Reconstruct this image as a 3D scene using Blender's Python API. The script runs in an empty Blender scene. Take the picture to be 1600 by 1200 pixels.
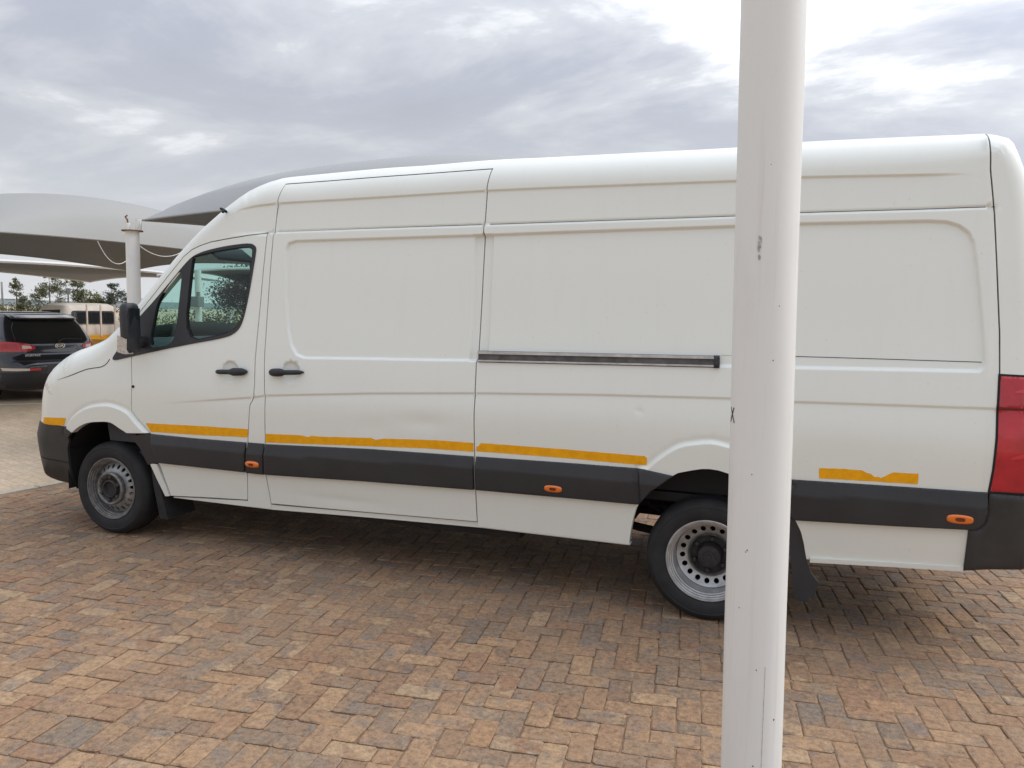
import bpy, bmesh, math, random
import numpy as np
from mathutils import Vector, Matrix
from mathutils.geometry import delaunay_2d_cdt

random.seed(7)
rng = np.random.default_rng(7)
scene = bpy.context.scene
COL = scene.collection
R = math.radians
SKY_X, SKY_Y = 7.31, 12.8                 # which part of the cloud deck drifts overhead

# ------------------------------------------------------------------ camera
CAM = Vector((5.7295, -4.3036, 1.7040))
F_PX, PITCH, ROLL, YAW = 1220.6, 0.0916, 0.0178, -0.3476
fw = Vector((math.sin(YAW)*math.cos(PITCH), math.cos(YAW)*math.cos(PITCH), -math.sin(PITCH)))
rt = Vector((math.cos(YAW), -math.sin(YAW), 0))
up = rt.cross(fw)
rt2 = rt*math.cos(ROLL) + up*math.sin(ROLL)
up2 = -rt*math.sin(ROLL) + up*math.cos(ROLL)
cd = bpy.data.cameras.new('camera')
cd.sensor_width = 36.0
cd.lens = F_PX/1600*36.0
cd.clip_start = 0.05
cd.clip_end = 3000
cam = bpy.data.objects.new('camera', cd)
COL.objects.link(cam)
m = Matrix((rt2, up2, -fw)).transposed().to_4x4()
m.translation = CAM
cam.matrix_world = m
scene.camera = cam

# ------------------------------------------------------------------ light
SUN_EL, SUN_AZ = R(47), R(64)          # azimuth from +Y towards +X
sun_dir = Vector((math.sin(SUN_AZ)*math.cos(SUN_EL), math.cos(SUN_AZ)*math.cos(SUN_EL), math.sin(SUN_EL)))
sd = bpy.data.lights.new('sun', 'SUN')
sd.energy = 1.5
sd.angle = R(24)
sd.color = (1.0, 0.955, 0.89)
so = bpy.data.objects.new('sun', sd)
COL.objects.link(so)
so.rotation_euler = (-sun_dir).to_track_quat('-Z', 'Y').to_euler()

world = bpy.data.worlds.new('World')
scene.world = world
world.use_nodes = True
wn, wl = world.node_tree.nodes, world.node_tree.links
wn.clear()


def N(nodes, kind, **kw):
    n = nodes.new(kind)
    for k, v in kw.items():
        if k.startswith('i_'):
            n.inputs[k[2:].replace('_', ' ')].default_value = v
        else:
            setattr(n, k, v)
    return n


def wmath(op, a, b=None, clamp=False):
    n = wn.new('ShaderNodeMath')
    n.operation = op
    n.use_clamp = clamp
    for i, v in enumerate((a, b)):
        if v is None:
            continue
        if isinstance(v, (int, float)):
            n.inputs[i].default_value = v
        else:
            wl.new(v, n.inputs[i])
    return n.outputs[0]


tc = wn.new('ShaderNodeTexCoord')
sky = wn.new('ShaderNodeTexSky')
sky.sky_type = 'NISHITA'
sky.sun_disc = False
sky.sun_elevation = SUN_EL
sky.sun_rotation = SUN_AZ
sky.air_density = 1.2
sky.dust_density = 2.5
# overcast deck: noise on a flat cloud layer
sep = wn.new('ShaderNodeSeparateXYZ')
wl.new(tc.outputs['Generated'], sep.inputs[0])
zc = wmath('ADD', wmath('MAXIMUM', sep.outputs[2], 0.0), 0.17)
cx = wmath('DIVIDE', sep.outputs[0], zc)
cy = wmath('DIVIDE', sep.outputs[1], zc)
comb = wn.new('ShaderNodeCombineXYZ')
wl.new(cx, comb.inputs[0])
wl.new(cy, comb.inputs[1])
mp = wn.new('ShaderNodeMapping')
mp.inputs['Rotation'].default_value = (0, 0, R(14))
mp.inputs['Scale'].default_value = (0.95, 1.25, 1.0)
mp.inputs['Location'].default_value = (SKY_X, SKY_Y, 0.0)
wl.new(comb.outputs[0], mp.inputs[0])
n1 = N(wn, 'ShaderNodeTexNoise', noise_dimensions='3D')
n1.inputs['Scale'].default_value = 1.15
n1.inputs['Detail'].default_value = 9
n1.inputs['Roughness'].default_value = 0.57
n1.inputs['Distortion'].default_value = 0.35
wl.new(mp.outputs[0], n1.inputs['Vector'])
n2 = N(wn, 'ShaderNodeTexNoise', noise_dimensions='3D')
n2.inputs['Scale'].default_value = 0.3
n2.inputs['Detail'].default_value = 3
wl.new(mp.outputs[0], n2.inputs['Vector'])
cl = wmath('ADD', wmath('MULTIPLY', n1.outputs['Fac'], 0.7), wmath('MULTIPLY', n2.outputs['Fac'], 0.3))
ramp = wn.new('ShaderNodeValToRGB')
cr = ramp.color_ramp
cr.elements[0].position = 0.40
cr.elements[0].color = (0.54, 0.58, 0.68, 1)
cr.elements[1].position = 0.63
cr.elements[1].color = (1.75, 1.76, 1.78, 1)
e = cr.elements.new(0.475)
e.color = (0.60, 0.64, 0.75, 1)
e = cr.elements.new(0.54)
e.color = (0.82, 0.85, 0.92, 1)
wl.new(cl, ramp.inputs[0])
# thin cloud glows round the veiled sun; the deck brightens towards the zenith as overcast skies do
dot = wn.new('ShaderNodeVectorMath')
dot.operation = 'DOT_PRODUCT'
wl.new(tc.outputs['Generated'], dot.inputs[0])
dot.inputs[1].default_value = sun_dir
glow = wmath('POWER', wmath('MAXIMUM', dot.outputs['Value'], 0.0), 3.0)
zen = wmath('MULTIPLY', wmath('POWER', wmath('MAXIMUM', sep.outputs[2], 0.0), 1.6), 1.85)
gain = wmath('ADD', wmath('ADD', zen, 0.80), wmath('MULTIPLY', glow, 1.7))
sc_ = wn.new('ShaderNodeVectorMath')
sc_.operation = 'SCALE'
wl.new(ramp.outputs[0], sc_.inputs[0])
wl.new(wmath('MULTIPLY', gain, 8.0), sc_.inputs['Scale'])
# pale haze low over the horizon
hz = wn.new('ShaderNodeMix')
hz.data_type = 'RGBA'
wl.new(wmath('MULTIPLY', wmath('POWER', wmath('SUBTRACT', 1.0, wmath('MULTIPLY', wmath('MAXIMUM', sep.outputs[2], 0.0), 2.7), True), 1.3), 0.85), hz.inputs[0])
wl.new(sc_.outputs[0], hz.inputs[6])
hz.inputs[7].default_value = (8.5, 8.65, 8.9, 1)
mix = wn.new('ShaderNodeMix')
mix.data_type = 'RGBA'
mix.inputs[0].default_value = 0.93
wl.new(sky.outputs[0], mix.inputs[6])
wl.new(hz.outputs[2], mix.inputs[7])
bg = wn.new('ShaderNodeBackground')
bg.inputs['Strength'].default_value = 0.1
wl.new(mix.outputs[2], bg.inputs[0])
wo = wn.new('ShaderNodeOutputWorld')
wl.new(bg.outputs[0], wo.inputs[0])

scene.view_settings.view_transform = 'Standard'
scene.view_settings.look = 'None'
scene.view_settings.exposure = 0.0
scene.view_settings.gamma = 1.0
scene.view_settings.use_curve_mapping = False


# ------------------------------------------------------------------ materials
class NT:
    """small wrapper round a node tree"""
    def __init__(s, mat):
        s.t = mat.node_tree
        s.n, s.l = s.t.nodes, s.t.links

    def node(s, kind, **kw):
        return N(s.n, kind, **kw)

    def put(s, sock, v):
        if hasattr(v, 'is_output'):
            s.l.new(v, sock)
        else:
            sock.default_value = v

    def math(s, op, a, b=None, clamp=False):
        n = s.n.new('ShaderNodeMath')
        n.operation = op
        n.use_clamp = clamp
        s.put(n.inputs[0], a)
        if b is not None:
            s.put(n.inputs[1], b)
        return n.outputs[0]

    def noise(s, vec, scale, detail=4, rough=0.55, dist=0.0):
        n = s.n.new('ShaderNodeTexNoise')
        n.inputs['Scale'].default_value = scale
        n.inputs['Detail'].default_value = detail
        n.inputs['Roughness'].default_value = rough
        n.inputs['Distortion'].default_value = dist
        if vec is not None:
            s.l.new(vec, n.inputs['Vector'])
        return n.outputs['Fac']

    def ramp(s, fac, stops, interp='LINEAR'):
        n = s.n.new('ShaderNodeValToRGB')
        n.color_ramp.interpolation = interp
        el = n.color_ramp.elements
        while len(el) < len(stops):
            el.new(0.5)
        for e_, (p_, c_) in zip(el, stops):
            e_.position = p_
            e_.color = (*c_, 1) if len(c_) == 3 else c_
        s.l.new(fac, n.inputs[0])
        return n.outputs[0]

    def mixc(s, fac, a, b, blend='MIX'):
        n = s.n.new('ShaderNodeMix')
        n.data_type = 'RGBA'
        n.blend_type = blend
        s.put(n.inputs[0], fac)
        s.put(n.inputs[6], a if hasattr(a, 'is_output') else (*a, 1))
        s.put(n.inputs[7], b if hasattr(b, 'is_output') else (*b, 1))
        return n.outputs[2]

    def mapping(s, vec, scale=(1, 1, 1), rot=(0, 0, 0), loc=(0, 0, 0)):
        n = s.n.new('ShaderNodeMapping')
        n.inputs['Scale'].default_value = scale
        n.inputs['Rotation'].default_value = rot
        n.inputs['Location'].default_value = loc
        s.l.new(vec, n.inputs[0])
        return n.outputs[0]

    def bump(s, h, strength=0.3, dist=0.01):
        n = s.n.new('ShaderNodeBump')
        n.inputs['Strength'].default_value = strength
        n.inputs['Distance'].default_value = dist
        s.l.new(h, n.inputs['Height'])
        return n.outputs[0]


MATS = {}


def mat(name, color=(0.5, 0.5, 0.5), rough=0.5, metal=0.0, coat=0.0, spec=0.5, var=0.0, vscale=6.0, bump=0.0, bscale=60.0, rvar=0.0):
    if name in MATS:
        return MATS[name]
    m_ = bpy.data.materials.new(name)
    m_.use_nodes = True
    t = NT(m_)
    b = t.n['Principled BSDF']
    b.inputs['Base Color'].default_value = (*color, 1)
    b.inputs['Roughness'].default_value = rough
    b.inputs['Metallic'].default_value = metal
    b.inputs['Coat Weight'].default_value = coat
    b.inputs['Coat Roughness'].default_value = 0.06
    b.inputs['Specular IOR Level'].default_value = spec
    pos = t.node('ShaderNodeNewGeometry').outputs['Position']
    if var:
        f = t.noise(pos, vscale, 5)
        lo = tuple(c*(1-var) for c in color)
        hi = tuple(min(1, c*(1+var)) for c in color)
        t.l.new(t.ramp(f, [(0.3, lo), (0.7, hi)]), b.inputs['Base Color'])
    if rvar:
        f = t.noise(pos, vscale*1.7, 4)
        t.l.new(t.math('ADD', t.math('MULTIPLY', f, rvar), rough-rvar/2), b.inputs['Roughness'])
    if bump:
        t.l.new(t.bump(t.noise(pos, bscale, 4), bump, 0.004), b.inputs['Normal'])
    MATS[name] = m_
    return m_


def paint_mat():
    m_ = bpy.data.materials.new('white_van_paint')
    m_.use_nodes = True
    t = NT(m_)
    b = t.n['Principled BSDF']
    pos = t.node('ShaderNodeNewGeometry').outputs['Position']
    # road film: rain streaks and a dusty lower third, worn into the paint
    st = t.noise(t.mapping(pos, (14, 14, 0.9)), 1.0, 5, 0.6)
    lf = t.noise(pos, 1.3, 4)
    spk = t.noise(pos, 55, 2)
    sepz = t.node('ShaderNodeSeparateXYZ')
    t.l.new(pos, sepz.inputs[0])
    low = t.math('MULTIPLY', t.math('SUBTRACT', 0.95, sepz.outputs[2], True), 1.0, True)
    dirt = t.math('ADD', t.math('MULTIPLY', t.math('SUBTRACT', st, 0.54, True), 0.30), t.math('MULTIPLY', t.math('MULTIPLY', low, lf), 0.35), True)
    c1 = t.mixc(lf, (0.80, 0.82, 0.75), (0.82, 0.84, 0.775))
    c2 = t.mixc(t.math('MULTIPLY', dirt, 0.6), c1, (0.46, 0.42, 0.36))
    fleck = t.math('GREATER_THAN', spk, 0.735)
    c3 = t.mixc(t.math('MULTIPLY', fleck, 0.18), c2, (0.35, 0.30, 0.26))
    t.l.new(c3, b.inputs['Base Color'])
    t.l.new(t.math('ADD', t.math('MULTIPLY', lf, 0.14), 0.27), b.inputs['Roughness'])
    b.inputs['Coat Weight'].default_value = 0.35
    b.inputs['Coat Roughness'].default_value = 0.12
    MATS['paint'] = m_
    return m_


def glass_mat(name, tint, refl=0.9):
    m_ = bpy.data.materials.new(name)
    m_.use_nodes = True
    t = NT(m_)
    t.n.remove(t.n['Principled BSDF'])
    tr = t.node('ShaderNodeBsdfTransparent')
    tr.inputs[0].default_value = (*tint, 1)
    gl = t.node('ShaderNodeBsdfGlossy')
    gl.inputs['Roughness'].default_value = 0.02
    gl.inputs['Color'].default_value = (refl, refl, refl, 1)
    lw = t.node('ShaderNodeLayerWeight')
    fac = t.math('ADD', t.math('MULTIPLY', t.math('POWER', lw.outputs['Facing'], 5.0), 0.92), 0.045)
    mx = t.node('ShaderNodeMixShader')
    t.l.new(fac, mx.inputs[0])
    t.l.new(tr.outputs[0], mx.inputs[1])
    t.l.new(gl.outputs[0], mx.inputs[2])
    t.l.new(mx.outputs[0], t.n['Material Output'].inputs[0])
    MATS[name] = m_
    return m_


def brick_mat(name, per_object):
    m_ = bpy.data.materials.new(name)
    m_.use_nodes = True
    t = NT(m_)
    b = t.n['Principled BSDF']
    geo = t.node('ShaderNodeNewGeometry')
    if per_object:
        tone = t.node('ShaderNodeObjectInfo').outputs['Random']
    else:
        a = t.node('ShaderNodeAttribute')
        a.attribute_name = 'tone'
        tone = a.outputs['Fac']
    off = t.node('ShaderNodeCombineXYZ')
    t.l.new(t.math('MULTIPLY', tone, 91.0), off.inputs[0])
    t.l.new(t.math('MULTIPLY', tone, 37.0), off.inputs[1])
    va = t.node('ShaderNodeVectorMath')
    t.l.new(geo.outputs['Position'], va.inputs[0])
    t.l.new(off.outputs[0], va.inputs[1])
    vec = va.outputs[0]
    pal = [(0.0, (0.320, 0.199, 0.114)), (0.12, (0.283, 0.173, 0.102)), (0.23, (0.228, 0.148, 0.095)), (0.35, (0.358, 0.228, 0.131)),
           (0.47, (0.284, 0.183, 0.110)), (0.58, (0.200, 0.153, 0.112)), (0.68, (0.327, 0.199, 0.111)), (0.78, (0.383, 0.265, 0.158)),
           (0.86, (0.222, 0.163, 0.115)), (0.93, (0.270, 0.156, 0.092)), (1.0, (0.306, 0.194, 0.115))]
    c1 = t.ramp(tone, pal)
    t2 = t.math('FRACT', t.math('MULTIPLY', tone, 7.31))
    c2 = t.ramp(t2, pal)
    big = t.noise(vec, 9.0, 3, 0.5, 0.4)
    mask = t.math('MULTIPLY', t.math('SUBTRACT', big, 0.5, True), 9.0, True)
    c = t.mixc(mask, c1, c2)
    # burnt grey faces on some clay
    grey = t.math('MULTIPLY', t.math('SUBTRACT', t.noise(vec, 5.0, 4, 0.6, 0.6), 0.53, True), 7.0, True)
    c = t.mixc(t.math('MULTIPLY', grey, 0.65), c, (0.175, 0.155, 0.138))
    fine = t.noise(vec, 34, 7, 0.76)
    c = t.mixc(0.75, c, t.ramp(fine, [(0.32, (0.34, 0.32, 0.30)), (0.48, (0.95, 0.95, 0.95)), (0.68, (1.6, 1.56, 1.5))]), 'MULTIPLY')
    # sand blown over the paving
    pos = geo.outputs['Position']
    dust = t.math('MULTIPLY', t.math('SUBTRACT', t.noise(pos, 0.9, 5, 0.6, 0.3), 0.44, True), 2.6, True)
    dn = t.math('MULTIPLY', dust, t.noise(pos, 30, 4, 0.6))
    c = t.mixc(t.math('MULTIPLY', dn, 0.75), c, (0.38, 0.26, 0.16))
    pit = t.noise(vec, 120, 3, 0.6)
    pm = t.math('GREATER_THAN', pit, 0.66)
    c = t.mixc(t.math('MULTIPLY', pm, 0.6), c, (0.07, 0.055, 0.045))
    t.l.new(c, b.inputs['Base Color'])
    b.inputs['Roughness'].default_value = 0.88
    b.inputs['Specular IOR Level'].default_value = 0.3
    h = t.math('ADD', t.math('MULTIPLY', t.noise(vec, 45, 5, 0.65), 1.0), t.math('MULTIPLY', pit, 0.5))
    t.l.new(t.bump(h, 0.9, 0.008), b.inputs['Normal'])
    MATS[name] = m_
    return m_


def ground_mat(name, lo, hi, scale, fine=40, bump=0.4):
    m_ = bpy.data.materials.new(name)
    m_.use_nodes = True
    t = NT(m_)
    b = t.n['Principled BSDF']
    pos = t.node('ShaderNodeNewGeometry').outputs['Position']
    a = t.noise(pos, scale, 6, 0.6, 0.4)
    f = t.noise(pos, fine, 5, 0.65)
    c = t.ramp(a, [(0.32, lo), (0.68, hi)])
    if name == 'yard_ground':
        bt = t.node('ShaderNodeTexBrick')
        bt.inputs['Scale'].default_value = 1.0
        bt.inputs['Brick Width'].default_value = 0.22
        bt.inputs['Row Height'].default_value = 0.11
        bt.inputs['Mortar Size'].default_value = 0.006
        bt.inputs['Color1'].default_value = (0.86, 0.85, 0.84, 1)
        bt.inputs['Color2'].default_value = (1.06, 1.04, 1.02, 1)
        bt.inputs['Mortar'].default_value = (0.74, 0.72, 0.70, 1)
        t.l.new(t.mapping(pos, rot=(0, 0, 0.3)), bt.inputs['Vector'])
        c = t.mixc(0.8, c, bt.outputs['Color'], 'MULTIPLY')
    c = t.mixc(0.6, c, t.ramp(f, [(0.25, (0.55, 0.55, 0.55)), (0.55, (1, 1, 1)), (0.8, (1.3, 1.3, 1.3))]), 'MULTIPLY')
    t.l.new(c, b.inputs['Base Color'])
    b.inputs['Roughness'].default_value = 0.92
    b.inputs['Specular IOR Level'].default_value = 0.2
    t.l.new(t.bump(f, bump, 0.01), b.inputs['Normal'])
    MATS[name] = m_
    return m_


def cloth_mat(name, col, dirt, trans):
    m_ = bpy.data.materials.new(name)
    m_.use_nodes = True
    t = NT(m_)
    b = t.n['Principled BSDF']
    pos = t.node('ShaderNodeNewGeometry').outputs['Position']
    a = t.noise(pos, 0.8, 5, 0.6)
    f = t.noise(pos, 9, 4, 0.6)
    c = t.mixc(t.math('MULTIPLY', t.math('ADD', a, t.math('MULTIPLY', f, 0.4)), 0.55), col, dirt)
    t.l.new(c, b.inputs['Base Color'])
    b.inputs['Roughness'].default_value = 0.9
    b.inputs['Specular IOR Level'].default_value = 0.15
    tl = t.node('ShaderNodeBsdfTranslucent')
    t.l.new(c, tl.inputs[0])
    mx = t.node('ShaderNodeMixShader')
    mx.inputs[0].default_value = trans
    t.l.new(b.outputs[0], mx.inputs[1])
    t.l.new(tl.outputs[0], mx.inputs[2])
    t.l.new(mx.outputs[0], t.n['Material Output'].inputs[0])
    MATS[name] = m_
    return m_


def pole_mat(name):
    """old gloss enamel over steel: grime patches, scratches, rust specks"""
    m_ = bpy.data.materials.new(name)
    m_.use_nodes = True
    t = NT(m_)
    b = t.n['Principled BSDF']
    pos = t.node('ShaderNodeNewGeometry').outputs['Position']
    grime = t.math('MULTIPLY', t.math('SUBTRACT', t.noise(t.mapping(pos, (7, 7, 3)), 1.0, 6, 0.62), 0.5, True), 2.2, True)
    vert = t.noise(t.mapping(pos, (60, 60, 1.2)), 1.0, 4, 0.6)
    c = t.mixc(t.math('MULTIPLY', grime, 0.40), (0.765, 0.77, 0.735), (0.53, 0.505, 0.46))
    c = t.mixc(t.math('MULTIPLY', t.math('SUBTRACT', vert, 0.56, True), 1.6, True), c, (0.55, 0.51, 0.46))
    chip = t.noise(pos, 46, 2, 0.5)
    rust = t.math('GREATER_THAN', chip, 0.83)
    c = t.mixc(rust, c, (0.10, 0.055, 0.035))
    t.l.new(c, b.inputs['Base Color'])
    b.inputs['Roughness'].default_value = 0.42
    t.l.new(t.bump(t.noise(pos, 25, 4), 0.12, 0.004), b.inputs['Normal'])
    MATS[name] = m_
    return m_


def leaf_mat(name, lo, hi):
    m_ = bpy.data.materials.new(name)
    m_.use_nodes = True
    t = NT(m_)
    b = t.n['Principled BSDF']
    g = t.node('ShaderNodeNewGeometry')
    c = t.ramp(g.outputs['Random Per Island'], [(0.0, lo), (1.0, hi)])
    t.l.new(c, b.inputs['Base Color'])
    b.inputs['Roughness'].default_value = 0.65
    tl = t.node('ShaderNodeBsdfTranslucent')
    t.l.new(c, tl.inputs[0])
    mx = t.node('ShaderNodeMixShader')
    mx.inputs[0].default_value = 0.3
    t.l.new(b.outputs[0], mx.inputs[1])
    t.l.new(tl.outputs[0], mx.inputs[2])
    t.l.new(mx.outputs[0], t.n['Material Output'].inputs[0])
    MATS[name] = m_
    return m_


paint_mat()
brick_mat('brick_single', True)
brick_mat('brick_mass', False)
ground_mat('joint_sand', (0.17, 0.112, 0.072), (0.33, 0.225, 0.145), 1.1, 60)
ground_mat('yard_ground', (0.41, 0.325, 0.225), (0.54, 0.435, 0.315), 0.5, 25, 0.3)
ground_mat('kerb_concrete', (0.36, 0.315, 0.245), (0.46, 0.41, 0.33), 3, 60)
cloth_mat('shade_cloth_cream', (0.37, 0.37, 0.345), (0.30, 0.295, 0.28), 0.05)
cloth_mat('canopy_shadow_grey', (0.30, 0.32, 0.34), (0.22, 0.235, 0.25), 0.04)  # dark grey standing in for the shadow under the canopies
cloth_mat('shade_cloth_grey', (0.43, 0.44, 0.43), (0.36, 0.36, 0.35), 0.08)
pole_mat('white_pole_enamel')
glass_mat('tinted_glass', (0.62, 0.86, 0.80))
glass_mat('windscreen_glass', (0.80, 0.93, 0.90))
glass_mat('suv_glass', (0.10, 0.12, 0.12))
mat('black_plastic', (0.022, 0.023, 0.026), 0.50, var=0.25, vscale=5, rvar=0.15)
mat('grey_plastic', (0.027, 0.0285, 0.032), 0.42, var=0.2, vscale=4, rvar=0.15)
mat('bumper_plastic', (0.036, 0.035, 0.034), 0.55, var=0.3, vscale=5)
mat('rubber', (0.016, 0.016, 0.0165), 0.75, var=0.35, vscale=12, bump=0.15)
mat('gap_black', (0.012, 0.012, 0.013), 0.8)
mat('underbody', (0.018, 0.017, 0.016), 0.85, var=0.5, vscale=8)
mat('interior', (0.045, 0.05, 0.055), 0.7, var=0.2)
mat('headliner', (0.12, 0.125, 0.125), 0.9)
mat('amber', (0.80, 0.19, 0.02), 0.25, coat=0.4)
mat('amber_dark', (0.16, 0.03, 0.01), 0.3)
mat('clear_lens', (0.50, 0.44, 0.38), 0.2, coat=0.5, var=0.3, vscale=60)
mat('tape', (0.88, 0.40, 0.004), 0.5, var=0.10, vscale=30, spec=0.25)
mat('red_lens', (0.46, 0.012, 0.024), 0.12, coat=0.6, var=0.2, vscale=9)
mat('red_lens_bright', (0.60, 0.03, 0.04), 0.12, coat=0.6)
mat('red_lens_dark', (0.12, 0.006, 0.010), 0.2, coat=0.5)
mat('aluminium', (0.52, 0.50, 0.47), 0.42, 0.7, var=0.2, vscale=20)
mat('rail_dark', (0.10, 0.095, 0.09), 0.5, 0.3, var=0.4, vscale=14)
mat('wheel_steel', (0.46, 0.46, 0.45), 0.42, 0.55, var=0.25, vscale=16, rvar=0.2)
mat('wheel_steel_dirty', (0.19, 0.185, 0.175), 0.5, 0.45, var=0.4, vscale=22, rvar=0.2)
mat('wheel_steel_front', (0.33, 0.33, 0.32), 0.45, 0.5, var=0.35, vscale=22, rvar=0.2)
mat('hub_rust', (0.06, 0.05, 0.044), 0.7, 0.2, var=0.5, vscale=30, bump=0.4)
mat('hub_dark', (0.03, 0.029, 0.028), 0.7, var=0.4, vscale=30)
mat('rust', (0.20, 0.095, 0.05), 0.9, var=0.4, vscale=30)
mat('suv_paint', (0.010, 0.012, 0.019), 0.18, coat=0.9)
mat('suv_trim', (0.022, 0.022, 0.024), 0.55)
mat('chrome', (0.78, 0.78, 0.78), 0.15, 1.0)
mat('silver', (0.75, 0.75, 0.74), 0.3, 0.3)
mat('white_reflector', (0.78, 0.70, 0.62), 0.3)
mat('bakkie_paint', (0.60, 0.545, 0.465), 0.45, var=0.14, vscale=3)
mat('bakkie_yellow', (0.60, 0.30, 0.01), 0.5, var=0.2, vscale=4)
mat('dark_glass', (0.015, 0.018, 0.02), 0.05, coat=0.5)
mat('plate_grey', (0.05, 0.05, 0.055), 0.5)
mat('bark', (0.10, 0.075, 0.055), 0.95, var=0.4, vscale=8)
leaf_mat('leaf_olive', (0.075, 0.085, 0.04), (0.20, 0.21, 0.11))
leaf_mat('leaf_dark', (0.035, 0.045, 0.03), (0.10, 0.115, 0.075))
leaf_mat('leaf_needle', (0.03, 0.045, 0.028), (0.075, 0.10, 0.06))
leaf_mat('leaf_yellow_green', (0.085, 0.095, 0.03), (0.20, 0.20, 0.07))
mat('galvanised', (0.38, 0.39, 0.40), 0.5, 0.5, var=0.15)
mat('box_grey', (0.20, 0.21, 0.21), 0.6)
mat('brown_board', (0.30, 0.195, 0.12), 0.8, var=0.2)
mat('white_line', (0.62, 0.58, 0.50), 0.8, var=0.2, vscale=5)
mat('cable_white', (0.62, 0.62, 0.60), 0.5)
mat('marker_ink', (0.02, 0.02, 0.022), 0.6)
mat('scuff', (0.42, 0.40, 0.375), 0.7, var=0.4, vscale=80)


# ------------------------------------------------------------------ mesh helpers
def link(o, parent=None):
    COL.objects.link(o)
    if parent is not None:
        o.parent = parent
    return o


def tag(o, label=None, cat=None, group=None, kind=None):
    if label:
        o['label'] = label
    if cat:
        o['category'] = cat
    if group:
        o['group'] = group
    if kind:
        o['kind'] = kind
    return o


def empty(name, loc=(0, 0, 0), rz=0.0):
    o = bpy.data.objects.new(name, None)
    o.empty_display_size = 0.2
    o.location = loc
    o.rotation_euler = (0, 0, rz)
    return link(o)


class MB:
    """collects shapes; build() links them as one mesh object"""
    def __init__(s):
        s.v, s.f = [], []

    def add(s, vs, fs):
        k = len(s.v)
        s.v += [tuple(v) for v in vs]
        s.f += [tuple(i+k for i in f) for f in fs]
        return s

    def box(s, c, size, bevel=0.0, rot=None):
        bm = bmesh.new()
        bmesh.ops.create_cube(bm, size=1.0)
        bmesh.ops.scale(bm, vec=size, verts=bm.verts)
        if bevel:
            bmesh.ops.bevel(bm, geom=list(bm.edges), offset=bevel, segments=2, profile=0.6, affect='EDGES')
        if rot is not None:
            bmesh.ops.transform(bm, matrix=rot.to_4x4(), verts=bm.verts)
        bm.verts.index_update()
        s.add([(v.co.x+c[0], v.co.y+c[1], v.co.z+c[2]) for v in bm.verts], [[v.index for v in f.verts] for f in bm.faces])
        bm.free()
        return s

    def tube(s, path, rad, n=10, cap=True):
        pts = [Vector(p) for p in path]
        rs = rad if isinstance(rad, (list, tuple)) else [rad]*len(pts)
        ring, prev = [], None
        for i, p in enumerate(pts):
            t = (pts[min(i+1, len(pts)-1)]-pts[max(i-1, 0)]).normalized()
            if prev is None:
                a = Vector((0, 0, 1)) if abs(t.z) < 0.9 else Vector((1, 0, 0))
                u = t.cross(a).normalized()
            else:
                u = (prev - t*prev.dot(t)).normalized()
            prev = u
            w = t.cross(u)
            ring.append([p + (u*math.cos(2*math.pi*k/n) + w*math.sin(2*math.pi*k/n))*rs[i] for k in range(n)])
        vs = [v for r_ in ring for v in r_]
        fs = []
        for i in range(len(pts)-1):
            for k in range(n):
                a, b = i*n+k, i*n+(k+1) % n
                fs.append((a, b, b+n, a+n))
        if cap:
            fs.append(tuple(range(n-1, -1, -1)))
            fs.append(tuple((len(pts)-1)*n+k for k in range(n)))
        return s.add(vs, fs)

    def lathe_y(s, prof, c=(0, 0, 0), n=48, sy=1.0):
        """profile of (radius, y) about an axis parallel to Y"""
        vs, fs = [], []
        for r_, y in prof:
            for k in range(n):
                a = 2*math.pi*k/n
                vs.append((c[0]+r_*math.cos(a), c[1]+y*sy, c[2]+r_*math.sin(a)))
        for i in range(len(prof)-1):
            for k in range(n):
                a, b = i*n+k, i*n+(k+1) % n
                fs.append((a, b, b+n, a+n) if sy > 0 else (a, a+n, b+n, b))
        return s.add(vs, fs)

    def prism(s, poly, axis, a, b):
        """extrude a 2-D outline: axis 'y' -> (x,z), 'x' -> (y,z), 'z' -> (x,y)"""
        def P(q, t):
            return {'y': (q[0], t, q[1]), 'x': (t, q[0], q[1]), 'z': (q[0], q[1], t)}[axis]
        n = len(poly)
        vs = [P(q, a) for q in poly] + [P(q, b) for q in poly]
        fs = [tuple(range(n)), tuple(range(2*n-1, n-1, -1))] + [(i, i+n, (i+1) % n+n, (i+1) % n) for i in range(n)]
        return s.add(vs, fs)

    def build(s, name, material, parent=None, smooth=False, angle=None):
        me = bpy.data.meshes.new(name)
        me.from_pydata(s.v, [], s.f)
        me.materials.append(MATS[material] if isinstance(material, str) else material)
        bm = bmesh.new()
        bm.from_mesh(me)
        bmesh.ops.recalc_face_normals(bm, faces=bm.faces)
        bm.to_mesh(me)
        bm.free()
        if smooth:
            me.polygons.foreach_set('use_smooth', [True]*len(me.polygons))
            me.set_sharp_from_angle(angle=R(angle or 35))
        o = bpy.data.objects.new(name, me)
        return link(o, parent)


def smooth01(t):
    t = np.clip(t, 0, 1)
    return t*t*(3-2*t)


def seg_dist(px, pz, poly, closed=True):
    """distance of points to a polyline, plus arc index of nearest"""
    P = np.asarray(poly, float)[:, :2]
    Q = np.roll(P, -1, 0) if closed else P[1:]
    A = P if closed else P[:-1]
    best = np.full(px.shape, 1e9)
    arg = np.zeros(px.shape)
    for i in range(len(A)):
        ax, az = A[i]
        dx, dz = Q[i]-A[i]
        L = dx*dx+dz*dz+1e-12
        t = np.clip(((px-ax)*dx+(pz-az)*dz)/L, 0, 1)
        d = (px-ax-t*dx)**2+(pz-az-t*dz)**2
        k = d < best
        best = np.where(k, d, best)
        arg = np.where(k, i+t, arg)
    return np.sqrt(best), arg


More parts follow.
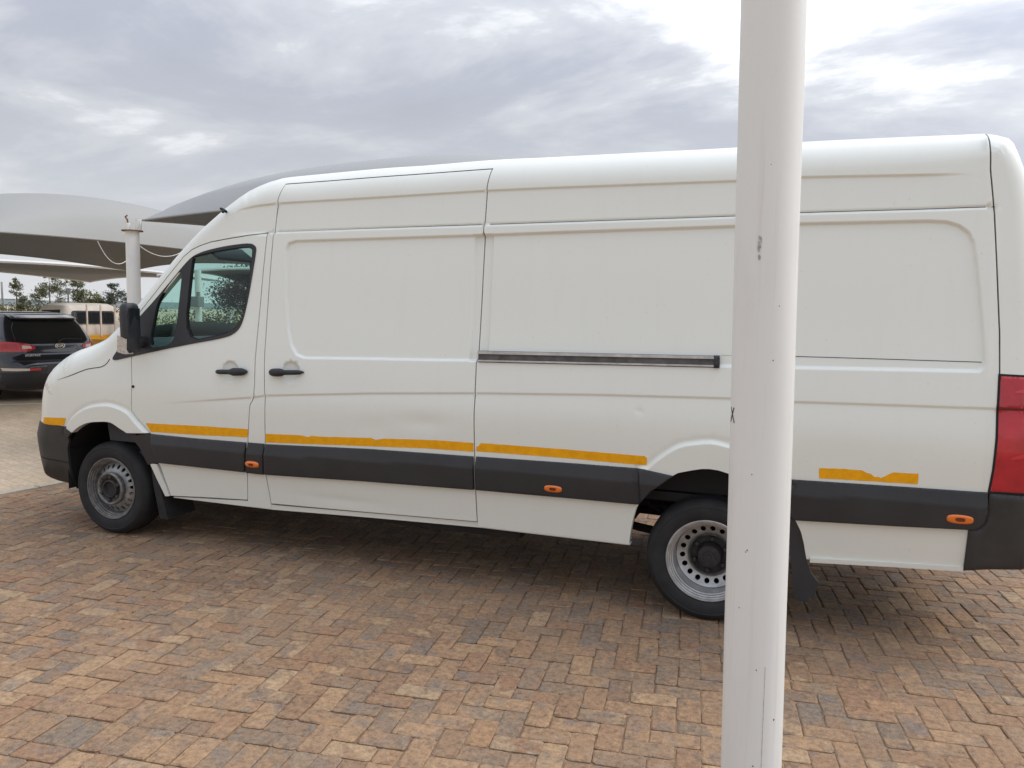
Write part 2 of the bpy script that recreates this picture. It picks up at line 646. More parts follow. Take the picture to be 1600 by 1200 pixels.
def inside(px, pz, poly):
    P = np.asarray(poly, float)
    c = np.zeros(px.shape, bool)
    n = len(P)
    for i in range(n):
        x0, z0 = P[i][:2]
        x1, z1 = P[(i+1) % n][:2]
        if z0 == z1:
            continue
        k = ((z0 > pz) != (z1 > pz)) & (px < (x1-x0)*(pz-z0)/(z1-z0)+x0)
        c ^= k
    return c


def catmull(pts, step, closed=False):
    P = np.asarray(pts, float)
    n = len(P)
    out = []
    rng_ = range(n if closed else n-1)
    for i in rng_:
        p0 = P[(i-1) % n] if (closed or i > 0) else 2*P[0]-P[1]
        p1, p2 = P[i], P[(i+1) % n]
        p3 = P[(i+2) % n] if (closed or i+2 < n) else 2*P[n-1]-P[n-2]
        k = max(1, int(np.hypot(*(p2-p1)[:2])/step+0.5))
        for t in np.arange(k)/k:
            out.append(0.5*((2*p1)+(-p0+p2)*t+(2*p0-5*p1+4*p2-p3)*t*t+(-p0+3*p1-3*p2+p3)*t**3))
    if not closed:
        out.append(P[-1])
    return np.array(out)


def densify(poly, step):
    P = np.asarray(poly, float)[:, :2]
    out = []
    for i in range(len(P)):
        a, b = P[i], P[(i+1) % len(P)]
        k = max(1, int(np.ceil(np.hypot(*(b-a))/step)))
        for t in np.arange(k)/k:
            out.append(a+(b-a)*t)
    return np.array(out)


def area2(P):
    P = np.asarray(P)
    x, y = P[:, 0], P[:, 1]
    return 0.5*np.sum(x*np.roll(y, -1)-np.roll(x, -1)*y)


def inset(poly, d):
    """move an outline inwards by d"""
    P = np.asarray(poly, float)[:, :2]
    s_ = 1 if area2(P) > 0 else -1
    out = []
    n = len(P)
    for i in range(n):
        e0 = P[i]-P[i-1]
        e1 = P[(i+1) % n]-P[i]
        e0 /= np.hypot(*e0)+1e-9
        e1 /= np.hypot(*e1)+1e-9
        n0 = np.array([-e0[1], e0[0]])*s_
        n1 = np.array([-e1[1], e1[0]])*s_
        b = n0+n1
        L = np.hypot(*b)
        if L < 0.3:
            out.append(P[i]+n0*d)
            continue
        b /= L
        out.append(P[i]+b*d/max(0.5, b@n0))
    return np.array(out)

# ------------------------------------------------------------------ ground
def sheet(name, poly, z, material, parent=None, kind='structure'):
    me = bpy.data.meshes.new(name)
    me.from_pydata([(x, y, z) for x, y in poly], [], [tuple(range(len(poly)))])
    me.materials.append(MATS[material])
    o = link(bpy.data.objects.new(name, me), parent)
    if kind:
        o['kind'] = kind
    return o


sheet('yard_ground', [(-900, -900), (900, -900), (900, 900), (-900, 900)], -0.045, 'yard_ground')

# edge of the paving: runs away from the road in front of the van
EDGE0, EDGE1 = Vector((-0.98, -0.05)), Vector((-0.72, 1.75))
ed = (EDGE1-EDGE0).normalized()
en = Vector((ed.y, -ed.x))              # towards the paving
E_A, E_B = EDGE0-ed*9, EDGE0+ed*14
A_BR = 0.122                            # lay of the bricks
e1 = Vector((math.cos(A_BR), math.sin(A_BR)))
e2 = Vector((-math.sin(A_BR), math.cos(A_BR)))

# bedding sand showing in the joints
X1, Y0, Y1 = 11.0, -6.2, 7.2
gs = 0.06
nx, ny = int((X1+3.2)/gs), int((Y1-Y0)/gs)
vs, fs = [], []
ph = rng.random(8)*6.28
for j in range(ny+1):
    for i in range(nx+1):
        x, y = -3.2+i*gs, Y0+j*gs
        d = (Vector((x, y))-EDGE0).dot(en)
        if d < 0:
            x, y = x-en.x*d, y-en.y*d
        w = math.sin(2.1*x+ph[0])*math.sin(1.7*y+ph[1])+0.6*math.sin(5.3*x+ph[2]+1.5*y)*math.sin(4.1*y+ph[3])
        vs.append((x, y, -0.0068+0.0022*w))
for j in range(ny):
    for i in range(nx):
        a = j*(nx+1)+i
        fs.append((a, a+1, a+nx+2, a+nx+1))
paving = MB().add(vs, fs).build('brick_paving', 'joint_sand', None)
paving['kind'] = 'structure'

# herringbone cells with two soldier courses
UW = 0.1025
soldier0 = int(math.floor((e2.dot(Vector((2.9, -2.08))))/UW))
org = Vector((0.03, 0.02))
bricks = []                              # (u0, v0, nu, nv)
ri = int(14/UW)
done = set()
for j in range(int(-8/UW), int(8.5/UW)):
    for i in range(int(-6/UW), int(12.5/UW)):
        if (i, j) in done:
            continue
        if j in (soldier0, soldier0-1):
            if j == soldier0-1:
                bricks.append((i, j, 1, 2))
            continue
        c = (i-j) % 4
        if c == 0:
            bricks.append((i, j, 2, 1))
        elif c == 3:
            if j+1 in (soldier0-1,):
                bricks.append((i, j, 1, 1))
            else:
                bricks.append((i, j, 1, 2))
        elif c == 2 and j-1 == soldier0:
            bricks.append((i, j, 1, 1))


def brick_shape(L, Wd, seed):
    """worn clay paver: chipped corners, eased edge, uneven outline"""
    r_ = random.Random(seed)
    g = 0.0020
    hx, hy = L/2-g, Wd/2-g
    k = 0.010
    ring = []
    for sx, sy in ((-1, -1), (1, -1), (1, 1), (-1, 1)):
        c1, c2 = k*r_.uniform(.4, 1.7), k*r_.uniform(.4, 1.7)
        if sx*sy > 0:
            ring += [(sx*hx, sy*(hy-c1)), (sx*(hx-c2), sy*hy)]
        else:
            ring += [(sx*(hx-c2), sy*hy), (sx*hx, sy*(hy-c1))]
    # wavy long edges
    full = []
    for a, b in zip(ring, ring[1:]+ring[:1]):
        full.append(a)
        if math.hypot(a[0]-b[0], a[1]-b[1]) > 0.05:
            for t in (0.33, 0.67):
                full.append((a[0]+(b[0]-a[0])*t+r_.uniform(-.0022, .0022), a[1]+(b[1]-a[1])*t+r_.uniform(-.0022, .0022)))
    n = len(full)
    ins = 0.006
    top = []
    for x, y in full:
        q = ins*r_.uniform(.5, 1.5)
        top.append((x-math.copysign(q, x), y-math.copysign(q, y)))
    vs = [(x, y, -0.028) for x, y in full] + [(x, y, -0.0034+r_.uniform(-.001, .001)) for x, y in full] + [(x, y, r_.uniform(-.0007, .0007)) for x, y in top]
    fs = [(i, (i+1) % n, n+(i+1) % n, n+i) for i in range(n)] + [(n+i, n+(i+1) % n, 2*n+(i+1) % n, 2*n+i) for i in range(n)]
    fs.append(tuple(range(2*n, 3*n)))
    return vs, fs


VAR = {}
for L, Wd in ((2, 1), (1, 1)):
    VAR[(L, Wd)] = [brick_shape(L*UW, Wd*UW, s_) for s_ in range(8)]

placed = []
for (i, j, nu, nv) in bricks:
    cu, cv = (i+nu/2)*UW, (j+nv/2)*UW
    p = e1*cu+e2*cv+org
    if not (-3 < p.x < X1-.1 and Y0+.1 < p.y < Y1-.1):
        continue
    if (p-EDGE0).dot(en) < 0.07:
        continue
    # in view?
    d = Vector((p.x, p.y, 0))-CAM
    w = d.dot(fw)
    vis = False
    if w > 0.5:
        u_, v_ = 800+F_PX*d.dot(rt2)/w, 600-F_PX*d.dot(up2)/w
        vis = -20 < u_ < 1620 and 0 < v_ < 1225 and not (1122 < u_ < 1225 and v_ > 930)
    if w < 0.5 or (not vis and p.y > 2.8):
        if p.y > 4.5:
            continue
    placed.append((w if vis else 1e3+w, p, nu, nv))
placed.sort(key=lambda q: q[0])
N_SINGLE = 300
meshes = {}
for key, lst in VAR.items():
    for q, (vs, fs) in enumerate(lst):
        me = bpy.data.meshes.new('brick')
        me.from_pydata(vs, [], fs)
        me.materials.append(MATS['brick_single'])
        meshes[(key, q)] = me
mv, mf, mt = [], [], []
for k, (w, p, nu, nv) in enumerate(placed):
    q = random.randrange(8)
    key = (max(nu, nv), 1)
    ang = A_BR+(math.pi/2 if nv > nu else 0)+random.choice((0, math.pi))+random.gauss(0, 0.017)
    dz = random.gauss(0.0005, 0.0016)
    tx, ty = random.gauss(0, 0.011), random.gauss(0, 0.011)
    dx, dy = random.gauss(0, 0.0018), random.gauss(0, 0.0018)
    M = Matrix.Translation((p.x+dx, p.y+dy, dz)) @ Matrix.Rotation(ang, 4, 'Z') @ Matrix.Rotation(tx, 4, 'X') @ Matrix.Rotation(ty*.5, 4, 'Y')
    if k < N_SINGLE:
        o = bpy.data.objects.new('brick', meshes[(key, q)])
        o.matrix_world = M
        link(o, paving)
    else:
        vs, fs = VAR[key][q]
        b0 = len(mv)
        A3 = np.array(M)[:3, :3]
        mv += (np.array(vs)@A3.T+np.array(M)[:3, 3]).tolist()
        mf += [tuple(b0+i for i in f) for f in fs]
        mt += [random.random()]*len(fs)
me = bpy.data.meshes.new('brick_field')
me.from_pydata(mv, [], mf)
at_ = me.attributes.new('tone', 'FLOAT', 'FACE')
at_.data.foreach_set('value', mt)
me.materials.append(MATS['brick_mass'])
bf = link(bpy.data.objects.new('brick_field', me), paving)
bf['kind'] = 'stuff'
bf['label'] = 'brown and grey clay pavers laid in herringbone'

# concrete edging and the painted line beyond
kb = MB()
L_ = (E_B-E_A).length
for k in range(int(L_)):
    a = E_A+ed*(k+.006)
    b = E_A+ed*(k+.994)
    c0, c1 = a-en*0.10, b-en*0.10
    z = 0.004+random.uniform(-.004, .004)
    kb.add([(a.x, a.y, z), (b.x, b.y, z), (c1.x, c1.y, z), (c0.x, c0.y, z), (a.x, a.y, -.1), (b.x, b.y, -.1), (c1.x, c1.y, -.1), (c0.x, c0.y, -.1)],
           [(0, 1, 2, 3), (0, 1, 5, 4), (1, 2, 6, 5), (2, 3, 7, 6), (3, 0, 4, 7)])
kerb = kb.build('kerb', 'kerb_concrete')
kerb['kind'] = 'structure'
la, lb = Vector((-7.9, 4.45)), Vector((-5.6, 6.9))
ld = (lb-la).normalized()
lnn = Vector((-ld.y, ld.x))*0.06
sheet('painted_line', [tuple(la-ld*6+lnn), tuple(la-ld*6-lnn), tuple(lb+ld*6-lnn), tuple(lb+ld*6+lnn)], -0.041, 'white_line')
# far skyline
hl = MB()
for k in range(60):
    a0, a1 = math.pi*(0.05+1.5*k/60), math.pi*(0.05+1.5*(k+1)/60)
    h0, h1 = 3.0+1.4*math.sin(k*.7)+math.sin(k*1.9), 3.0+1.4*math.sin((k+1)*.7)+math.sin((k+1)*1.9)
    hl.add([(500*math.cos(a0), 500*math.sin(a0), -2), (500*math.cos(a1), 500*math.sin(a1), -2), (520*math.cos(a1), 520*math.sin(a1), h1), (520*math.cos(a0), 520*math.sin(a0), h0),
            (620*math.cos(a1), 620*math.sin(a1), -2), (620*math.cos(a0), 620*math.sin(a0), -2)], [(0, 1, 2, 3), (3, 2, 4, 5)])
mat('far_hills', (0.16, 0.18, 0.17), 0.95)
hh = hl.build('hills', 'far_hills', None, smooth=True)
hh['kind'] = 'structure'

# ------------------------------------------------------------------ van: outlines in metres (x along the van, z up)
SIL = [(0.501,0.269,0.25),(0.458,0.277,0.25),(0.234,0.306,0.25),(0.179,0.404,0.25),(0.169,0.641,0.25),(0.175,0.73,0.25),(0.21,0.809,0.25),(0.233,0.861,0.25),(0.257,0.98,0.25),(0.282,1.064,0.25),(0.324,1.164,0.25),(0.417,1.251,0.22),(0.587,1.349,0.2),(0.777,1.405,0.17),(0.939,1.46,0.15),(1.054,1.532,0.12),(1.273,1.728,0.1),(1.479,1.948,0.1),(1.627,2.1,0.1),(1.778,2.236,0.1),(1.922,2.348,0.11),(2.013,2.421,0.13),(2.154,2.511,0.15),(2.303,2.569,0.17),(2.405,2.592,0.18),(2.683,2.609,0.2),(3.156,2.626,0.2),(3.456,2.63,0.2),(3.911,2.642,0.2),(4.287,2.641,0.2),(4.829,2.64,0.2),(5.364,2.64,0.2),(5.707,2.651,0.2),(6.165,2.647,0.19),(6.456,2.639,0.17),(6.565,2.634,0.15),(6.611,2.621,0.135),(6.662,2.599,0.12),(6.684,2.57,0.11),(6.706,2.514,0.1),(6.73,2.444,0.095),(6.76,2.297,0.095),(6.795,2.019,0.1),(6.821,1.712,0.1),(6.838,1.406,0.1),(6.848,1.1,0.1),(6.856,0.878,0.1),(6.876,0.516,0.1)]
CAB_DOOR = [(1.293,1.329),(1.303,1.148),(1.287,0.953),(1.329,0.9),(1.376,0.856),(1.438,0.8),(1.458,0.693),(1.474,0.59),(1.493,0.567),(1.52,0.454),(1.553,0.343),(1.914,0.365),(2.227,0.381),(2.253,0.574),(2.282,0.802),(2.315,1.054),(2.35,1.112),(2.356,1.198),(2.353,1.368),(2.363,1.623),(2.376,1.92),(2.391,2.2),(2.26,2.189),(2.067,2.166),(1.934,2.147),(1.84,2.122),(1.773,2.096),(1.704,2.048),(1.6,1.937),(1.468,1.793),(1.361,1.679),(1.275,1.578)]
SLIDE = [(2.49,2.526),(2.462,2.41),(2.444,2.207),(2.436,1.941),(2.43,1.658),(2.429,1.37),(2.442,1.117),(2.428,0.835),(2.404,0.588),(2.422,0.376),(3.197,0.396),(3.944,0.419),(3.944,0.728),(3.944,0.887),(3.943,1.121),(3.946,1.228),(3.945,1.426),(3.945,1.685),(3.945,2.18),(3.951,2.439),(3.965,2.56),(3.249,2.545)]
FENDER_ARCH = [(0.637,0.792),(0.707,0.752),(0.778,0.799),(0.871,0.837),(0.979,0.853),(1.09,0.856),(1.175,0.819),(1.258,0.773),(1.332,0.683),(1.374,0.591),(1.387,0.563)]
FLARE_F_OUT = [(0.637,0.792),(0.721,0.88),(0.856,0.955),(0.996,0.987),(1.118,0.99),(1.251,0.951),(1.332,0.876),(1.421,0.798)]
R_ARCH = [(4.887,0.384),(4.894,0.45),(4.916,0.569),(4.941,0.639),(5.016,0.732),(5.135,0.827),(5.179,0.848),(5.282,0.875),(5.359,0.88),(5.42,0.874)]
R_FLARE = [(4.986,0.867),(5.048,0.927),(5.151,1.0),(5.253,1.027),(5.418,1.026)]
REAR_GAP = [(6.543,2.606),(6.572,2.431),(6.594,2.255),(6.62,1.953),(6.644,1.647),(6.652,1.446),(6.652,1.281),(6.655,1.145),(6.651,0.986),(6.643,0.877)]
SILL_F = [(1.553,0.338),(2.419,0.339),(3.196,0.366),(3.941,0.386),(4.887,0.387)]
SILL_R = [(5.772,0.425),(5.833,0.422),(6.265,0.451),(6.564,0.468)]
CREASE_MID = [(1.533,1.027),(1.944,1.073),(2.35,1.117),(2.442,1.134),(3.239,1.19),(3.946,1.228),(4.713,1.258),(5.41,1.276),(5.731,1.275),(6.211,1.285),(6.646,1.293)]
CREASE_UP = [(2.16,2.363),(2.29,2.385),(2.463,2.397),(3.257,2.412),(3.956,2.427),(4.348,2.429),(5.386,2.427),(5.71,2.434),(6.159,2.424),(6.461,2.418)]
LINE_A = [(2.39,2.204),(2.444,2.207),(3.268,2.218),(3.942,2.224),(4.358,2.228),(5.395,2.239),(5.709,2.248),(6.167,2.25),(6.599,2.252)]
PANEL_S = [(2.623,2.148),(3.272,2.156),(3.938,2.165),(3.942,1.73),(3.947,1.411),(3.586,1.399),(3.229,1.392),(2.733,1.38),(2.669,1.4),(2.625,1.461),(2.593,1.564),(2.563,1.773),(2.546,2.096),(2.564,2.134)]
PANEL_R = [(3.95,2.163),(4.361,2.172),(5.397,2.188),(5.712,2.194),(6.313,2.195),(6.397,2.189),(6.453,2.169),(6.496,2.134),(6.52,2.084),(6.538,1.984),(6.558,1.83),(6.58,1.646),(6.591,1.508),(6.587,1.474),(6.566,1.455),(5.723,1.438),(5.269,1.43),(3.962,1.404)]
PANEL_LINE = [(5.353,1.493),(5.72,1.501),(6.577,1.504)]
STRIP_TRI = [(1.257,0.768),(1.438,0.8),(1.458,0.693),(1.474,0.59),(1.387,0.563),(1.374,0.591),(1.332,0.683)]
STRIP_DOOR = [(1.444,0.798),(1.808,0.794),(2.273,0.797),(2.247,0.587),(1.889,0.588),(1.48,0.59)]
STRIP_B = [(2.284,0.798),(2.419,0.799),(2.399,0.583),(2.257,0.584)]
STRIP_SLIDE = [(2.429,0.798),(3.231,0.827),(3.939,0.837),(3.939,0.629),(3.215,0.612),(2.407,0.586)]
STRIP_REAR_F = [(3.955,0.838),(4.496,0.846),(4.975,0.85),(5.135,0.827),(5.016,0.732),(4.941,0.64),(4.494,0.637),(3.95,0.63)]
STRIP_REAR_R = [(5.623,0.861),(5.751,0.86),(6.235,0.87),(6.638,0.877),(6.639,0.776),(6.63,0.723),(6.605,0.693),(6.567,0.682),(6.249,0.664),(5.761,0.641),(5.633,0.638)]
BUMPER_R = [(6.641,0.875),(6.788,0.879),(6.83,0.88),(6.849,0.554),(6.821,0.537),(6.69,0.485),(6.563,0.462),(6.565,0.584),(6.567,0.68),(6.608,0.69),(6.632,0.722),(6.641,0.776)]
TAIL = [(6.652,1.446),(6.752,1.444),(6.8,1.44),(6.829,0.886),(6.787,0.882),(6.642,0.878),(6.651,0.986),(6.655,1.145),(6.652,1.281)]
BUMPER_F = [(0.366,0.768),(0.636,0.787),(0.707,0.752),(0.654,0.68),(0.61,0.601),(0.581,0.473),(0.6,0.349),(0.374,0.384),(0.346,0.452),(0.334,0.656),(0.341,0.742)]
TAPE_N = [(0.4,0.85),(0.645,0.861),(0.619,0.803),(0.382,0.789)]
TAPE_D = [(1.407,0.872),(1.874,0.883),(2.29,0.889),(2.285,0.833),(1.866,0.819),(1.446,0.812)]
TAPE_S = [(2.436,0.868),(2.708,0.877),(2.767,0.87),(2.797,0.881),(2.856,0.879),(3.235,0.898),(3.271,0.888),(3.326,0.901),(3.725,0.918),(3.938,0.918),(3.937,0.865),(3.593,0.86),(3.232,0.844),(2.704,0.821),(2.43,0.809)]
TAPE_R = [(3.957,0.898),(3.969,0.901),(3.978,0.913),(3.986,0.922),(4.496,0.924),(4.967,0.921),(4.981,0.911),(4.98,0.869),(4.496,0.873),(3.956,0.87)]
TAPE_T = [(5.872,0.931),(5.994,0.937),(6.075,0.937),(6.093,0.927),(6.114,0.922),(6.133,0.908),(6.153,0.911),(6.163,0.904),(6.177,0.912),(6.196,0.926),(6.216,0.938),(6.331,0.942),(6.332,0.889),(6.087,0.883),(5.875,0.877)]
RAIL = [(3.954,1.472),(5.348,1.491),(5.351,1.428),(3.958,1.404)]
TRIM = [(1.098,1.299),(1.292,1.342),(1.74,1.434),(2.114,1.499),(2.2,1.546),(2.237,1.612),(2.276,1.804),(2.314,2.082),(2.307,2.112),(2.264,2.136),(2.07,2.119),(1.884,2.086),(1.788,2.052),(1.725,1.999),(1.605,1.875),(1.461,1.73),(1.337,1.616),(1.246,1.509),(1.177,1.402)]
GLASS = [(1.804,2.052),(1.992,2.087),(2.244,2.114),(2.282,2.099),(2.288,2.073),(2.272,1.856),(2.235,1.641),(2.188,1.568),(2.113,1.523),(1.749,1.451),(1.783,2.043)]
QUARTER = [(1.709,1.981),(1.578,1.843),(1.501,1.731),(1.481,1.627),(1.45,1.438),(1.487,1.408),(1.677,1.445),(1.69,1.698)]
HOOD_SEAM = [(0.585,1.142),(0.716,1.181),(0.875,1.234),(1.015,1.258),(1.068,1.288),(1.091,1.317)]
PTS = [(2.151,1.274),(2.043,1.267),(2.298,1.278),(2.637,1.29),(2.484,1.282),(2.742,1.293),(2.322,0.651),(4.444,0.687),(6.524,0.734),(1.316,1.13),(2.045,2.349),(1.163,1.713),(1.355,1.372),(3.576,1.04),(0.998,0.352),(5.323,0.34)]
DOOR_HOLE = [(1.419,1.381),(1.739,1.44),(2.109,1.505),(2.192,1.553),(2.229,1.616),(2.268,1.806),(2.303,2.082),(2.296,2.108),(2.259,2.129),(2.071,2.112),(1.89,2.077),(1.794,2.043),(1.731,1.99),(1.614,1.866),(1.473,1.722),(1.388,1.63)]
FLAP_R = [(5.736,0.628),(5.768,0.635),(5.803,0.56),(5.832,0.436),(5.862,0.35),(5.902,0.302),(5.879,0.204),(5.862,0.226),(5.857,0.187),(5.789,0.191),(5.751,0.444)]
ROCKER_R = [(5.768,0.635),(6.567,0.68),(6.564,0.468),(6.265,0.451),(5.833,0.422),(5.803,0.56)]
LIGHT_WEDGE_A = [(6.714,1.37),(6.734,1.38),(6.796,1.392),(6.798,1.368),(6.714,1.364)]
LIGHT_WEDGE_B = [(6.715,1.052),(6.746,1.07),(6.811,1.094),(6.814,1.066),(6.716,1.045)]
LIGHT_BAND = [(6.653,1.293),(6.804,1.293),(6.804,1.281),(6.652,1.281)]

W2 = 1.94          # mirror: far side y' = W2 - y
PZ = [0.20, 0.30, 0.43, 0.58, 0.73, 0.887, 1.12, 1.228, 1.426, 1.685, 1.95, 2.18, 2.44, 2.57, 2.75]
PY = [0.072, 0.062, 0.046, 0.022, 0.003, -0.012, -0.026, -0.020, -0.002, 0.028, 0.055, 0.080, 0.105, 0.118, 0.135]


def hermite(x, xp, yp):
    xp, yp = np.array(xp), np.array(yp)
    d = np.gradient(yp, xp)
    i = np.clip(np.searchsorted(xp, x)-1, 0, len(xp)-2)
    h = xp[i+1]-xp[i]
    t = np.clip((x-xp[i])/h, 0, 1)
    return ((2*t**3-3*t**2+1)*yp[i]+(t**3-2*t**2+t)*h*d[i]+(-2*t**3+3*t**2)*yp[i+1]+(t**3-t**2)*h*d[i+1])


SILF = catmull(SIL, 0.07)
_T = np.gradient(SILF[:, :2], axis=0)
_T /= np.hypot(_T[:, 0], _T[:, 1])[:, None]
SILN = np.stack([-_T[:, 1], _T[:, 0]], 1)       # outward

XR = 5.325                                       # rear axle


def chaikin(P, n=2):
    P = np.asarray(P, float)
    for _ in range(n):
        Q = np.roll(P, -1, 0)
        P = np.stack([P*.78+Q*.22, P*.22+Q*.78], 1).reshape(-1, 2)
    return P


GLASS, QUARTER, TRIM, DOOR_HOLE = chaikin(GLASS), chaikin(QUARTER), chaikin(TRIM), chaikin(DOOR_HOLE)
FENDER_ARCH = [FENDER_ARCH[0]] + [tuple(q) for q in catmull(FENDER_ARCH[1:], 0.025)]
r_left = [q for q in R_ARCH if q[0] < XR]
ARCH_R = [(4.887, 0.30)] + r_left + [(XR, 0.8785)] + [(2*XR-x, z) for x, z in reversed(r_left[4:])] + [(5.70, 0.775), (5.735, 0.72)] + [ROCKER_R[0], ROCKER_R[5], ROCKER_R[4]]
ARCH_R = [ARCH_R[0]] + [tuple(q) for q in catmull(ARCH_R[1:], 0.03)]
fl_left = [q for q in R_FLARE if q[0] < XR]
FLARE_R = [tuple(q) for q in catmull(fl_left + [(XR, fl_left[-1][1]+0.010)] + [(2*XR-x, z) for x, z in reversed(fl_left)], 0.03)] + [(5.75, 0.82), (5.7, 0.6), (4.95, 0.6), (4.93, 0.85)]
FLARE_F = [tuple(q) for q in catmull(FLARE_F_OUT, 0.03)] + [(1.42, 0.70), (1.2, 0.60), (0.75, 0.60), (0.62, 0.74)]
PANEL_S2 = [(x+0.07, z) if x > 3.9 else (x, z) for x, z in PANEL_S]
PANEL_R2 = [(x-0.07, z) if x < 3.99 else (x, z) for x, z in PANEL_R]
HANDLES = [PTS[0], PTS[3]]


def zof(curve, x):
    c = np.array(curve)
    return np.interp(x, c[:, 0], c[:, 1])


def S(x, z, rounding=True, detail=True):
    """depth of the near body side at (x, z)"""
    y = hermite(z, PZ, PY)
    if detail:
        # mid crease: the flank below stands proud
        t = zof(CREASE_MID, x)-z
        A = 0.013*smooth01((x-1.5)/0.8)
        y = y+0.6*A*smooth01(t/0.018)*np.exp(-np.clip(t-0.018, 0, None)/0.085)
        # roof band, rain ledge
        t = zof(CREASE_UP, x)-z
        k = smooth01((x-2.05)/0.3)*smooth01((6.52-x)/0.25)
        y = y+0.011*k*smooth01(t/0.016+0.3)
        t = zof(LINE_A, x)-z
        k2 = smooth01((x-2.41)/0.02)*smooth01((6.622-x)/0.02)
        y = y-(0.011*k+0.004*k2)*smooth01(t/0.016)+0.006*k2*np.exp(-((t+0.002)/0.006)**2)
        # pressed panels
        for P, dep in ((PANEL_S2, 0.016), (PANEL_R2, 0.017)):
            a = np.array(P)
            box = (x > a[:, 0].min()-.05) & (x < a[:, 0].max()+.05) & (z > a[:, 1].min()-.05) & (z < a[:, 1].max()+.05)
            if box.any():
                d, _ = seg_dist(x[box], z[box], P)
                d = np.where(inside(x[box], z[box], P), d, -d)
                y[box] = y[box]+dep*smooth01(d/0.018+0.15)
        # wheel arch flares
        for P, dep in ((FLARE_F, 0.021), (FLARE_R, 0.022)):
            a = np.array(P)
            box = (x > a[:, 0].min()-.06) & (x < a[:, 0].max()+.06) & (z > a[:, 1].min()-.06) & (z < a[:, 1].max()+.06)
            if box.any():
                d, _ = seg_dist(x[box], z[box], P)
                d = np.where(inside(x[box], z[box], P), d, -d)
                y[box] = y[box]+0.005*np.exp(-((d+0.008)/0.011)**2)-dep*smooth01(d/0.019)
        for hx, hz in HANDLES:
            r2 = ((x-hx)**2+(z-hz)**2)/0.064**2
            y = y+0.016*np.clip(1-r2, 0, None)**0.6
        # dents and slight oil-canning of the big sheets
        for dx, dz, sx, sz, a in ((3.60, 1.02, .16, .05, .006), (3.25, 0.97, .12, .05, .003), (4.93, 1.17, .02, .02, .004), (5.95, 1.0, .2, .09, .002), (3.0, 0.46, .3, .03, .004)):
            y = y+a*np.exp(-((x-dx)/sx)**2-((z-dz)/sz)**2)
        y = y+0.0011*np.sin(3.1*x+1.7*z+.4)*np.sin(2.3*z+.8*x)+0.0005*np.sin(9*x+4*z)*np.sin(7*z-2*x)
    if rounding:
        near = np.ones(x.shape, bool)
        d, arg = seg_dist(x, z, SILF, closed=False)
        r = np.interp(arg, np.arange(len(SILF)), SILF[:, 2])
        q = np.clip(1-d/r, 0, 0.9985)
        y = y+r*(1-np.sqrt(1-q*q))
    return y


